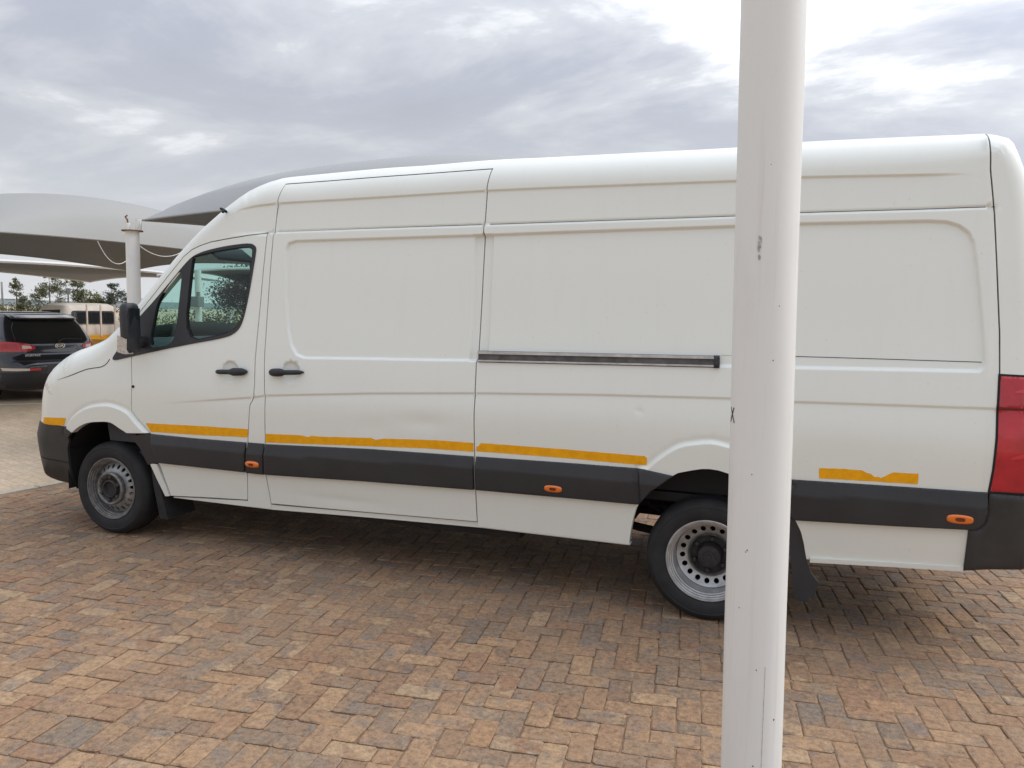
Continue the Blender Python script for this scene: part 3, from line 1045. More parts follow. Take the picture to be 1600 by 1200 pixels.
def patch(name, outline, material, parent, off=0.0, grid=0.02, holes=(), flange=0.03, er=0.0, mirror=False, detail=True, lip=0.35, facet=None):
    """sheet cut to an outline in the (x,z) plane, bent onto the body side; the rim is turned inwards"""
    outline = np.asarray(outline, float)[:, :2]
    loops = [densify(outline, grid*1.4)] + [densify(h, grid*1.4) for h in holes]
    lo, hi = outline.min(0), outline.max(0)
    gx, gz = np.meshgrid(np.arange(lo[0]+grid*.37, hi[0], grid), np.arange(lo[1]+grid*.37, hi[1], grid))
    gx, gz = gx.ravel(), gz.ravel()
    extra = []
    if detail:
        for lv in np.linspace(6, 86, 12):
            dd = SILF[:, 2]*(1-math.cos(R(lv)))
            extra.append(SILF[:, :2]-SILN*dd[:, None])
        for cv, ds in ((CREASE_MID, (-.02, -.008, 0, .006, .012, .018, .03)), (CREASE_UP, (-.016, -.009, -.005, -.001, .003, .007, .0115, .018)), (LINE_A, (-.018, -.012, -.007, -.003, .001, .005, .010, .016, .022))):
            xs = np.arange(cv[0][0], cv[-1][0], 0.03)
            for d in ds:
                extra.append(np.stack([xs, zof(cv, xs)-d], 1))
        for P in (PANEL_S2, PANEL_R2, FLARE_F, FLARE_R):
            for d in (-.022, -.012, -.006, -.001, .004, .009, .014, .019, .026):
                q = densify(inset(P, d), 0.02)
                extra.append(np.concatenate([q, q[:1]]))
        for hx, hz in HANDLES:
            for r_ in (0.062, 0.055, 0.046, 0.034, 0.02):
                a = np.linspace(0, 2*math.pi, 29)
                extra.append(np.stack([hx+r_*np.cos(a), hz+r_*np.sin(a)], 1))
    lines = []
    for L in extra:
        kk = inside(L[:, 0], L[:, 1], outline)
        for h in holes:
            kk &= ~inside(L[:, 0], L[:, 1], h)
        if kk.any():
            for Lp in loops:
                kk &= seg_dist(L[:, 0], L[:, 1], Lp)[0] > 0.0035
            lines.append((L, kk))
    if lines:
        cell = 0.008
        occ = set()
        for L, kk in lines:
            for a, b in (L[kk]/cell).astype(int):
                occ.update(((a, b), (a+1, b), (a-1, b), (a, b+1), (a, b-1)))
        ci = np.stack([gx/cell, gz/cell], 1).astype(int)
        kk = np.array([(a, b) not in occ for a, b in ci], bool) if len(ci) else np.zeros(0, bool)
        gx, gz = gx[kk], gz[kk]
    k = inside(gx, gz, outline)
    for h in holes:
        k &= ~inside(gx, gz, h)
    gx, gz = gx[k], gz[k]
    dmin = np.full(gx.shape, 9.0)
    for L in loops:
        dmin = np.minimum(dmin, seg_dist(gx, gz, L)[0])
    k = dmin > grid*0.25
    gx, gz = gx[k], gz[k]
    if er:
        for f_ in (0.15, 0.4, 0.7, 1.0):
            q = densify(inset(outline, er*f_), grid)
            kk = inside(q[:, 0], q[:, 1], outline)
            gx, gz = np.concatenate([gx, q[kk, 0]]), np.concatenate([gz, q[kk, 1]])
    pts = [tuple(p) for L in loops for p in L]
    edges, base = [], 0
    for L in loops:
        n = len(L)
        edges += [(base+i, base+(i+1) % n) for i in range(n)]
        base += n
    pts += list(zip(gx.tolist(), gz.tolist()))
    for L, kk in lines:
        idx = {}
        for i in np.nonzero(kk)[0]:
            idx[i] = len(pts)
            pts.append((float(L[i, 0]), float(L[i, 1])))
        edges += [(idx[i], idx[i+1]) for i in idx if i+1 in idx]
    v2, e2, f2, *_ = delaunay_2d_cdt([Vector(p) for p in pts], edges, [], 0, 1e-5)
    V = np.array([(v.x, v.y) for v in v2])
    T = np.array([f for f in f2 if len(f) == 3])
    c = V[T].mean(1)
    k = inside(c[:, 0], c[:, 1], outline)
    for h in holes:
        k &= ~inside(c[:, 0], c[:, 1], h)
    T = T[k]

    def height(x, z):
        y = S(x, z, True, detail)
        if er:
            d, _ = seg_dist(x, z, outline)
            y = y-off*(lip+(1-lip)*np.sqrt(np.clip(1-(1-np.clip(d/er, 0, 1))**2, 0, 1)))
        else:
            y = y-off
        if facet is not None:
            y = y+facet[2]*np.clip(1-(zof(facet[0], x)-z)/facet[1], 0, 1)
        return y
    x, z = V[:, 0], V[:, 1]
    y = height(x, z)
    h_ = 0.0012
    sx = (height(x+h_, z)-height(x-h_, z))/(2*h_)
    sz = (height(x, z+h_)-height(x, z-h_))/(2*h_)
    nn = np.stack([sx, -np.ones_like(sx), sz], 1)
    nn /= np.linalg.norm(nn, axis=1)[:, None]
    # orient triangles towards -y
    a, b, c_ = V[T[:, 0]], V[T[:, 1]], V[T[:, 2]]
    cr_ = (b[:, 0]-a[:, 0])*(c_[:, 1]-a[:, 1])-(b[:, 1]-a[:, 1])*(c_[:, 0]-a[:, 0])
    flip = cr_ < 0
    T[flip] = T[flip][:, ::-1]
    P3 = np.stack([x, y, z], 1)
    faces = T.tolist()
    NV = len(P3)
    if flange:
        cnt = {}
        for t in faces:
            for i in range(3):
                e = (t[i], t[(i+1) % 3])
                cnt[e] = 1
        bnd = [e for e in cnt if (e[1], e[0]) not in cnt]
        pv, pn = [], []
        fl = []
        for a_, b_ in bnd:
            d = P3[b_]-P3[a_]
            nrm = np.array([d[2], 0, -d[0]])
            nrm /= np.linalg.norm(nrm)+1e-9
            i0 = NV+len(pv)
            q = [P3[a_], P3[b_], P3[b_]+(0, flange, 0), P3[a_]+(0, flange, 0)]
            pv += q
            pn += [nrm]*4
            fl.append((i0+1, i0, i0+3, i0+2))
        P3 = np.concatenate([P3, np.array(pv)])
        nn = np.concatenate([nn, np.array(pn)])
        faces += fl
    if mirror:
        P3[:, 1] = W2-P3[:, 1]
        nn[:, 1] *= -1
        faces = [f[::-1] for f in faces]
    me = bpy.data.meshes.new(name)
    me.from_pydata(P3.tolist(), [], [tuple(f) for f in faces])
    me.materials.append(MATS[material])
    me.polygons.foreach_set('use_smooth', [True]*len(me.polygons))
    me.normals_split_custom_set_from_vertices(nn.tolist())
    o = bpy.data.objects.new(name, me)
    return link(o, parent)


van = empty('delivery_van', (0, 0, 0))
tag(van, 'long white high-roof panel van with yellow tape and grey side strips', 'van')

# ---- silhouette pieces
sil_xy = [tuple(p) for p in SILF[:, :2]]


def sil_between(x0z0, x1z1):
    i = int(np.argmin(np.hypot(SILF[:, 0]-x0z0[0], SILF[:, 1]-x0z0[1])))
    j = int(np.argmin(np.hypot(SILF[:, 0]-x1z1[0], SILF[:, 1]-x1z1[1])))
    return i, j


GAP = 0.0036
A_BASE = (1.054, 1.532)
I_BUMP, I_ABASE = sil_between((0.20, 0.795), A_BASE)
I_RGAP = int(np.argmin(np.abs(SILF[:, 0]-(REAR_GAP[1][0]-0.022))+9*(SILF[:, 1] < 2.5)))
I_WTOP = sil_between((1.72, 2.18), (2, 2))[0]

# cab door
hole_cd = DOOR_HOLE
cd_ = patch('cab_door', inset(CAB_DOOR, GAP), 'paint', van, holes=[hole_cd], flange=0.05)
tag(cd_, 'front passenger door with black-framed window')
sd_ = patch('sliding_door', inset(SLIDE, GAP), 'paint', van, flange=0.05)

# main side: roof edge, B pillar and the long rear flank as one sheet
door_back = [q for q in CAB_DOOR[11:22]]             # bottom centre .. top rear corner
door_top = CAB_DOOR[21:]                             # rear top corner .. forward down the A pillar
body = []
body += [tuple(p) for p in SILF[I_ABASE:I_RGAP+1, :2]]
body += REAR_GAP[1:]
body += [(6.62, 0.80), (6.60, 0.52)]
body += [SILL_R[-1], SILL_R[-2]]
body += list(reversed(ARCH_R[1:]))
body += [SILL_F[-1], (SLIDE[11][0]+0.001, SILL_F[3][1])]
body += [SLIDE[11], SLIDE[12], SLIDE[13], SLIDE[14], SLIDE[15], SLIDE[16], SLIDE[17], SLIDE[18], SLIDE[19], SLIDE[20], SLIDE[21]]
body += SLIDE[0:10]
body += [(SLIDE[9][0], SILL_F[1][1]-0.004), (CAB_DOOR[12][0], SILL_F[1][1]-0.006)]
body += CAB_DOOR[12:]
body += [(1.19, 1.560)]
body = inset(body, GAP)
patch('body_side', body, 'paint', van, grid=0.022, flange=0.045)

# sill running under the doors, and the turned lip of the rear rocker
def lip_strip(name, xs, ztop, zbot, y_out, y_in):
    sl = MB()
    n_ = len(xs)
    vs = []
    for x_, a_, b_ in zip(xs, ztop, zbot):
        vs += [(x_, y_in, a_), (x_, y_out, a_), (x_, y_out+.004, b_), (x_, y_in, b_-.004)]
    fs = [(4*i+k, 4*i+k+1, 4*i+k+5, 4*i+k+4) for i in range(n_-1) for k in range(3)]
    return sl.add(vs, fs).build(name, 'paint', van)


_xs = np.linspace(1.575, 4.88, 60)
_zt = np.where(_xs < 2.44, np.interp(_xs, [1.55, 1.914, 2.227, 2.44], [0.343, 0.362, 0.380, 0.372]), np.interp(_xs, [2.44, SLIDE[10][0], SLIDE[11][0], 4.887], [0.372, SLIDE[10][1], SLIDE[11][1], 0.405]))
lip_strip('sill', _xs, _zt-0.005, zof(SILL_F, _xs)-0.006, 0.0585, 0.16)
_xs = np.linspace(SILL_R[1][0]+.02, SILL_R[-1][0], 24)
_zr = zof(SILL_R, _xs)
lip_strip('rocker_lip', _xs, _zr+0.014, _zr-0.010, 0.026, 0.12)

# front wing
fender = [tuple(p) for p in SILF[I_BUMP:I_ABASE+1, :2]][::-1]
fender = fender[::-1] + [(1.19, 1.560), (1.235, 1.575), CAB_DOOR[0], CAB_DOOR[1], CAB_DOOR[2], CAB_DOOR[3], CAB_DOOR[4], CAB_DOOR[5]] + [q for q in FENDER_ARCH[:0:-1] if not (q[0] > 1.2 and q[1] < 0.775)] + [FENDER_ARCH[0]]
patch('wing', inset(fender, GAP*.8), 'paint', van, flange=0.05)
# rear door edge wrapping round the corner
i2 = len(SILF)-1
i_tail = sil_between((6.856, 0.878), (6.8, .5))[0]
rd = [tuple(p) for p in SILF[I_RGAP:i_tail+1, :2]] + [(6.70, 0.875)] + list(reversed(REAR_GAP[1:]))
patch('cargo_door', inset(rd, GAP), 'paint', van, flange=0.05)

# dark side strips and bumpers
patch('wing_corner', [(1.405, 0.575), (1.468, 0.575), (1.492, 0.50), (1.545, 0.343), (1.505, 0.338), (1.448, 0.46)], 'paint', van, off=0.004, flange=0.05)
patch('wing_strip', STRIP_TRI, 'grey_plastic', van, off=0.006, flange=0.05, detail=False)
patch('door_strip', inset(STRIP_DOOR, .001), 'grey_plastic', cd_, off=0.030, er=0.006, lip=0.82, facet=(STRIP_DOOR[:3], 0.075, 0.020), flange=0.035)
patch('pillar_strip', inset(STRIP_B, .001), 'grey_plastic', van, off=0.028, er=0.006, lip=0.82, facet=(STRIP_B[:2], 0.075, 0.020), flange=0.03)
patch('door_strip', inset(STRIP_SLIDE, .001), 'grey_plastic', sd_, off=0.030, er=0.006, lip=0.82, facet=(STRIP_SLIDE[:3], 0.075, 0.020), flange=0.035)
patch('flank_strip', inset(STRIP_REAR_F, .001), 'grey_plastic', van, off=0.030, er=0.006, lip=0.82, facet=(STRIP_REAR_F[:4], 0.075, 0.020), flange=0.035)
sr = [(5.60, 0.845), (5.645, 0.80), (5.70, 0.72), (5.735, 0.675)]
patch('flank_strip', inset(sr + [STRIP_REAR_R[-2]] + list(reversed(STRIP_REAR_R[2:-2])) + [STRIP_REAR_R[1]], .001), 'grey_plastic', van, off=0.030, er=0.006, lip=0.82, facet=(STRIP_REAR_R[1:4], 0.075, 0.020), flange=0.035)
fb = patch('bumper', [(SILF[i, 0], SILF[i, 1]) for i in range(0, I_BUMP+1)][::-1] + [(0.52, 0.275), (0.60, 0.30), (0.615, 0.45), (0.63, 0.62), (0.66, 0.70), FENDER_ARCH[1], FENDER_ARCH[0], (0.40, 0.80)], 'bumper_plastic', van, off=0.012, flange=0.02)
patch('bumper_seam', [(0.30, 0.530), (0.62, 0.510), (0.62, 0.520), (0.30, 0.540)], 'gap_black', fb, off=0.0135, flange=0.002)
rbp = [BUMPER_R[0]] + [(6.80, 0.875), (6.852, 0.872), (6.872, 0.53), (6.82, 0.50)] + BUMPER_R[5:]
patch('bumper', inset(rbp, .0015), 'bumper_plastic', van, off=0.022, er=0.03, flange=0.09)

# white rockers below the strips already belong to doors and flank; a pressed lip along the rear one
# yellow tape
for k_, T_ in enumerate((TAPE_N, TAPE_D, TAPE_S, TAPE_R, TAPE_T)):
    Tj = densify(T_, 0.03)
    Tj = Tj + rng.normal(0, 0.0005, Tj.shape)
    patch('reflective_tape', Tj, 'tape', (van, cd_, sd_, van, van)[k_], off=0.0016, flange=0.001)

# side marker lamps
for (mx, mz), L in zip(PTS[6:9], (0.058, 0.060, 0.064)):
    ov = [(mx+L*math.copysign(abs(math.cos(a))**0.7, math.cos(a)), mz+0.45*L*math.copysign(abs(math.sin(a))**0.7, math.sin(a))) for a in np.linspace(0, 2*math.pi, 28, endpoint=False)]
    base_ = patch('marker_lamp', ov, 'amber', van, off=0.041, er=0.018, grid=0.01, flange=0.02, detail=False)
    iv = [(mx+(a-mx)*.34, mz+(b-mz)*.34) for a, b in ov]
    patch('bulb_mark', iv, 'amber_dark', base_, off=0.0422, grid=0.01, flange=0.002, detail=False)

# tail lamp
patch('lamp_gasket', inset(TAIL, -0.006), 'gap_black', van, off=0.003, flange=0.01)
tl = patch('tail_lamp', inset(TAIL, 0.004), 'red_lens', van, off=0.012, er=0.02, flange=0.02)
patch('reflector', LIGHT_WEDGE_A, 'red_lens_bright', tl, off=0.016, grid=0.012, flange=0.006)
patch('reflector', LIGHT_WEDGE_B, 'red_lens_bright', tl, off=0.016, grid=0.012, flange=0.006)
patch('lens_band', LIGHT_BAND, 'red_lens_dark', tl, off=0.0145, grid=0.012, flange=0.004)

# window: black surround, panes
tr_ = patch('window_surround', TRIM, 'black_plastic', cd_, off=0.006, holes=[inset(GLASS, 0.0), inset(QUARTER, 0.0)], flange=0.03, grid=0.025)
patch('window_pane', inset(GLASS, -0.008), 'tinted_glass', cd_, off=-0.010, flange=0, grid=0.06)
patch('quarter_pane', inset(QUARTER, -0.008), 'tinted_glass', cd_, off=-0.010, flange=0, grid=0.06)
# rubber bead round the main pane
bead = inset(GLASS, 0.004)
patch('window_bead', inset(GLASS, -0.002), 'gap_black', cd_, off=0.001, holes=[inset(GLASS, 0.007)], flange=0.012, grid=0.03)

# seams that are too fine to split: bonnet shut line, panel groove, panel hem
def seam(name, curve, w, material='gap_black', off=0.0012):
    c = catmull(curve, 0.03)
    t = np.gradient(c, axis=0)
    t /= np.hypot(t[:, 0], t[:, 1])[:, None]
    n_ = np.stack([-t[:, 1], t[:, 0]], 1)
    ww = w*np.minimum(1, np.linspace(0.15, 3, len(c)))[:, None]
    poly = np.concatenate([c+n_*ww/2, (c-n_*ww/2)[::-1]])
    return patch(name, poly, material, van, off=off, flange=0.001, grid=0.03)


seam('bonnet_shut_line', HOOD_SEAM, 0.006)
seam('panel_hem', PANEL_LINE, 0.0035, 'grey_plastic')
seam('roof_seam', LINE_A, 0.004, 'grey_plastic', 0.0008)

# sliding door rail
rl = np.array(RAIL)
def rail_strip(f0, f1, x0=0.0, x1=1.0):
    tl_, tr2, br, bl = rl
    P = lambda fx, fz: tuple((tl_*(1-fx)+tr2*fx)*(1-fz)+(bl*(1-fx)+br*fx)*fz)
    return [P(x0, f0), P(x1, f0), P(x1, f1), P(x0, f1)]
rail = patch('door_rail', rail_strip(0, 1), 'rail_dark', van, off=0.006, flange=0.03, detail=False)
patch('rail_flange', rail_strip(0.02, 0.26, 0.0, 0.985), 'aluminium', rail, off=0.018, flange=0.014, detail=False)
patch('rail_flange', rail_strip(0.78, 0.92, 0.0, 0.985), 'aluminium', rail, off=0.016, flange=0.012, detail=False)
patch('rail_end_cap', rail_strip(-0.03, 1.03, 0.978, 1.0), 'black_plastic', rail, off=0.022, er=0.006, flange=0.02, detail=False)

# door handles
def handle(name, p0, p1, flipx, par):
    (x0, z0), (x1, z1) = p0, p1
    h = MB()
    y0 = -0.035
    n = 15
    path, rad = [], []
    for i in range(n):
        t = i/(n-1)
        path.append((x0+(x1-x0)*t, y0-0.016*math.sin(math.pi*t)**0.6+0.018*(abs(2*t-1)**6), z0+(z1-z0)*t))
        tt = t if flipx else 1-t
        r_ = 0.0165+0.0105*smooth01(np.array((tt-0.52)/0.1)).item()
        rad.append(r_*(1-abs(2*t-1)**9*0.75))
    h.tube(path, rad, 14)
    o = h.build(name, 'black_plastic', par, smooth=True, angle=60)
    o.data.transform(Matrix.Translation((0, y0, 0)) @ Matrix.Diagonal((1, 0.8, 1, 1)) @ Matrix.Translation((0, -y0, 0)))
    return o


handle('door_handle', PTS[1], PTS[2], True, cd_)
handle('door_handle', PTS[4], PTS[5], False, sd_)
# lock barrel, repeater, roof clip
MB().lathe_y([(0.0, -0.012), (0.009, -0.012), (0.011, 0.0), (0.011, 0.02)], (PTS[9][0], -0.022, PTS[9][1]), 14).build('side_repeater', 'gap_black', van)
MB().tube([(2.045, .10, 2.35), (2.05, .06, 2.36), (2.06, .05, 2.34)], 0.010, 8).tube([(2.05, .07, 2.35), (2.03, .06, 2.37)], 0.008, 8).build('roof_clip', 'gap_black', van)

# door mirror
MX, MY, MZ0, MZ1 = 1.405, -0.125, 1.372, 1.722
mir = MB()
prof = [(-0.045, -0.045), (-0.028, -0.066), (0.012, -0.070), (0.032, -0.056), (0.036, 0.0), (0.034, 0.050), (0.016, 0.066), (-0.020, 0.060), (-0.042, 0.040), (-0.050, 0.0)]
rings = []
for t, sc in ((0.0, 0.50), (0.025, 0.80), (0.09, 0.95), (0.40, 1.0), (0.80, 1.0), (0.93, 0.90), (0.98, 0.72), (1.0, 0.45)):
    rings.append([(MX+q[0]*sc+0.012*(1-t), MY+q[1]*sc, MZ0+(MZ1-MZ0)*t) for q in prof])
vs = [v for r_ in rings for v in r_]
n_ = len(prof)
fs = [(i*n_+k, i*n_+(k+1) % n_, (i+1)*n_+(k+1) % n_, (i+1)*n_+k) for i in range(len(rings)-1) for k in range(n_)]
fs += [tuple(range(n_)), tuple((len(rings)-1)*n_+k for k in range(n_))]
mir.add(vs, fs)
mm = mir.build('door_mirror', 'black_plastic', van, smooth=True, angle=50)
MB().tube([(MX+.01, MY+.03, 1.46), (MX-.01, -0.02, 1.45), (MX-.03, 0.05, 1.44)], [0.045, 0.042, 0.055], 12).build('mirror_arm', 'black_plastic', mm, smooth=True)
li = MB()
li.add([(MX-.046, MY-.074, 1.385), (MX+.022, MY-.080, 1.372), (MX+.026, MY-.078, 1.475), (MX-.040, MY-.074, 1.500), (MX-.046, MY-.02, 1.385), (MX+.040, MY-.02, 1.372), (MX+.042, MY-.02, 1.475), (MX-.040, MY-.02, 1.500)],
       [(0, 1, 2, 3), (4, 5, 6, 7), (0, 1, 5, 4), (1, 2, 6, 5), (2, 3, 7, 6), (3, 0, 4, 7)])
li.build('indicator_lens', 'clear_lens', mm)
MB().box((MX+.037, MY+.004, 1.575), (0.004, 0.094, 0.22), 0.001).build('mirror_glass', 'dark_glass', mm)

# ---- far side: same sheet, mirrored
far = [tuple(p) for p in SILF[I_BUMP:i_tail+1, :2]]
far += [(6.70, 0.875), (6.60, 0.60), SILL_R[-1]] + list(reversed(ARCH_R[1:])) + [SILL_F[-1], SILL_F[1], SILL_F[0], (1.50, 0.56)] + FENDER_ARCH[:0:-1]
patch('side_panel', far, 'paint', van, grid=0.06, holes=[DOOR_HOLE], flange=0.04, mirror=True, detail=False)
patch('window_surround', TRIM, 'black_plastic', van, off=0.006, holes=[GLASS, QUARTER], flange=0.03, grid=0.06, mirror=True, detail=False)
patch('window_pane', inset(GLASS, -0.008), 'tinted_glass', van, off=-0.01, flange=0, grid=0.08, mirror=True, detail=False)
patch('quarter_pane', inset(QUARTER, -0.008), 'tinted_glass', van, off=-0.01, flange=0, grid=0.08, mirror=True, detail=False)
patch('bumper_end', [(SILF[i, 0], SILF[i, 1]) for i in range(0, I_BUMP+1)][::-1] + [(0.52, 0.275), (0.60, 0.30), (0.63, 0.62), FENDER_ARCH[1], FENDER_ARCH[0]], 'bumper_plastic', van, off=0.012, flange=0.05, mirror=True, detail=False, grid=0.05)
patch('side_strip', [(1.47, 0.80), (1.47, 0.60), (4.94, 0.64), (5.0, 0.80)], 'grey_plastic', van, off=0.018, flange=0.03, mirror=True, detail=False, grid=0.2)

# ---- cross sheets between the two sides
def cross(name, i0, i1, material, crown, rows=14, inner=False, inset_y=0.0):
    vs, fs = [], []
    n = i1-i0+1
    for i in range(i0, i1+1):
        x, z, r = SILF[i]
        nx, nz = SILN[i]
        y0 = float(hermite(np.array([z]), PZ, PY)[0])+r*0.945+inset_y
        for k in range(rows+1):
            t = k/rows
            c = crown*math.sin(math.pi*t)**2
            vs.append((x+nx*c-nx*(0.02 if inner else 0), y0+(W2-2*y0)*t, z+nz*c-nz*(0.02 if inner else 0)))
    for i in range(n-1):
        for k in range(rows):
            a = i*(rows+1)+k
            fs.append((a, a+1, a+rows+2, a+rows+1))
    o = MB().add(vs, fs).build(name, material, van, smooth=True, angle=70)
    return o


I_NOSE = sil_between((0.32, 1.16), (1, 1))[0]
cross('bumper_face', 0, I_BUMP, 'bumper_plastic', 0.10)
cross('front_panel', I_BUMP, I_NOSE, 'paint', 0.12)
cross('bonnet', I_NOSE, I_ABASE, 'paint', 0.06)
cross('windscreen', I_ABASE, I_WTOP, 'windscreen_glass', 0.05)
cross('roof', I_WTOP, I_RGAP, 'paint', 0.045)
cross('cargo_doors', I_RGAP, i_tail, 'paint', 0.05)
cross('bumper_face', i_tail, i2, 'bumper_plastic', 0.05)
# grille and headlamps on the nose
gr = MB()
for k in range(4):
    gr.box((0.195+0.012*k, W2/2, 0.90+0.055*k), (0.05, 0.95, 0.030), 0.008)
gr.build('grille', 'black_plastic', van)
for s_ in (0.56, W2-0.56):
    MB().prism([(s_-.14, 0.90), (s_+.14, 0.91), (s_+.15, 1.06), (s_-.13, 1.09)], 'x', 0.16, 0.32).build('headlamp', 'clear_lens', van)

# ---- cab inside
MB().prism([(0.90, 1.00), (1.02, 1.44), (1.22, 1.47), (1.45, 1.40), (1.52, 1.22), (1.45, 0.95), (1.30, 0.70), (0.95, 0.70)], 'y', 0.10, W2-0.10).build('dashboard', 'interior', van)
MB().box((1.9, W2/2, 0.60), (1.5, 1.70, 0.06)).build('cab_floor', 'interior', van)
MB().box((2.62, W2/2, 1.50), (0.03, 1.58, 1.75)).build('bulkhead', 'headliner', van)
MB().box((2.16, W2/2, 2.235), (0.86, 1.50, 0.03), 0.01).build('headliner', 'headliner', van)
MB().box((1.70, 0.55, 2.10), (0.17, 0.42, 0.02), 0.008, Matrix.Rotation(R(35), 3, 'Y')).build('sun_visor', 'interior', van)
MB().box((1.70, 1.40, 2.10), (0.17, 0.42, 0.02), 0.008, Matrix.Rotation(R(35), 3, 'Y')).build('sun_visor', 'interior', van)
MB().box((1.64, W2/2, 2.03), (0.03, 0.22, 0.07), 0.012).tube([(1.64, W2/2, 2.06), (1.66, W2/2, 2.13)], 0.012, 8).build('rear_view_mirror', 'gap_black', van)
for y_ in (0.50, 1.44):
    st = MB().box((2.20, y_, 0.95), (0.52, 0.50, 0.16), 0.05).box((2.20, y_, 0.76), (0.42, 0.40, 0.26), 0.02).build('seat', 'interior', van)
    MB().box((2.50, y_, 1.32), (0.14, 0.48, 0.66), 0.05, Matrix.Rotation(R(9), 3, 'Y')).build('seat_back', 'interior', st)
    MB().box((2.555, y_, 1.76), (0.09, 0.26, 0.19), 0.035).build('headrest', 'interior', st)
sw = MB().tube([(1.60+0.10*math.sin(a), 1.44+0.205*math.cos(a), 1.36+0.18*math.sin(a)) for a in np.linspace(0, 2*math.pi, 33)], 0.016, 8, cap=False)
sw.tube([(1.48, 1.44, 1.20), (1.60, 1.44, 1.36)], 0.03, 8).build('steering_wheel', 'gap_black', van)
patch('door_trim', inset([(1.36, 1.32), (1.36, 1.0), (1.5, 0.80), (1.58, 0.42), (2.21, 0.42), (2.28, 1.05), (2.33, 1.3), (2.24, 1.46), (1.80, 1.45)], 0.01), 'interior', cd_, off=-0.055, flange=0, grid=0.1, detail=False)
# black sheets added inside the load space so the door gaps read as shadow
MB().box((4.60, 0.175, 1.55), (3.90, 0.01, 1.70)).build('load_shade_sheet', 'gap_black', van)
MB().box((4.62, W2/2, 0.665), (3.96, 1.62, 0.05)).build('load_floor', 'underbody', van)
MB().box((4.62, W2-0.20, 1.55), (3.95, 0.01, 1.70)).build('load_shade_sheet', 'gap_black', van)

# ---- under the floor
ub = MB()
for y_ in (0.46, W2-0.46):
    ub.box((3.75, y_, 0.585), (5.9, 0.07, 0.11), 0.01)
for x_ in (1.6, 2.6, 3.6, 4.5, 6.1):
    ub.box((x_, W2/2, 0.585), (0.08, 0.95, 0.09))
ub.build('chassis_frame', 'underbody', van)
MB().box((3.0, W2/2+.05, 0.40), (1.2, 0.5, 0.22), 0.05).build('fuel_tank', 'underbody', van)
MB().box((2.9, 0.30, 0.42), (2.6, 0.36, 0.22), 0.03).build('side_tank', 'underbody', van)
MB().box((3.13, W2/2, 0.42), (3.30, 1.62, 0.16), 0.02).build('light_block_pan', 'underbody', van)  # bulk added low under the van to darken the ground beneath
MB().tube([(1.5, W2/2, 0.42), (5.2, W2/2, 0.38)], 0.045, 12).build('propshaft', 'underbody', van)
MB().tube([(1.4, 1.2, 0.36), (3.0, 1.35, 0.33), (4.6, 1.3, 0.34), (5.0, 1.25, 0.5), (6.5, 1.2, 0.45)], 0.035, 10).tube([(3.6, 1.34, 0.34), (4.4, 1.31, 0.34)], 0.09, 12).build('exhaust', 'underbody', van)
ax = MB().tube([(XR, 0.25, 0.345), (XR, W2-0.25, 0.345)], 0.06, 14).lathe_y([(0.02, -.16), (.13, -.12), (.17, 0), (.13, .12), (.02, .16)], (XR, W2/2, 0.345), 20)
ax.build('axle', 'underbody', van, smooth=True)
MB().tube([(1.0, 0.2, 0.32), (1.0, W2-0.2, 0.32)], 0.05, 12).box((1.0, W2/2, 0.45), (0.7, 0.7, 0.35), 0.05).build('axle', 'underbody', van)
for y_ in (0.52, W2-0.52):
    spn = MB()
    for k in range(3):
        L = 0.72-0.16*k
        spn.tube([(XR+L*t, y_, 0.345-0.022*k+0.08*(t*L/0.72)**2) for t in np.linspace(-1, 1, 13)], 0.016, 6)
    spn.build('leaf_spring', 'underbody', van)
cb = MB()
cb.tube([(4.86, 0.36, 0.60), (4.98, 0.36, 0.54), (5.06, 0.38, 0.47), (5.16, 0.42, 0.42)], 0.011, 6)
cb.tube([(4.92, 0.34, 0.62), (4.95, 0.34, 0.56), (5.10, 0.34, 0.56), (5.2, 0.36, 0.5)], 0.008, 6)
cb.tube([(5.02, 0.36, 0.62), (5.04, 0.35, 0.50), (5.12, 0.36, 0.44)], 0.010, 6)
cb.tube([(5.10, 0.40, 0.60), (5.17, 0.42, 0.38)], 0.028, 10)
cb.build('brake_hose', 'gap_black', van)
# wheel housings
def housing(name, arch, y0, y1, zmin, mirror=False):
    a = [q for q in arch if q[1] >= zmin]
    vs, fs = [], []
    for x, z in a:
        vs += [(x, y0, z+0.012), (x, y1, z+0.02)]
    n = len(a)
    for i in range(n-1):
        fs.append((2*i, 2*i+1, 2*i+3, 2*i+2))
    fs.append(tuple(2*i+1 for i in range(n)))
    if mirror:
        vs = [(x, W2-y, z) for x, y, z in vs]
    MB().add(vs, fs).build(name, 'gap_black', van)


farch = [(0.60, 0.30), (0.60, 0.60)] + FENDER_ARCH[1:] + [(1.42, 0.50)]
rarch = [q for q in ARCH_R]
for mir_ in (False, True):
    housing('wheel_housing', farch, 0.03, 0.42, 0.28, mir_)
    housing('wheel_housing', rarch, 0.03, 0.60, 0.62, mir_)
# engine bay wall, closes the view through the front housing
MB().box((0.98, 0.60, 0.55), (0.80, 0.02, 0.65)).build('wing_liner', 'gap_black', van)

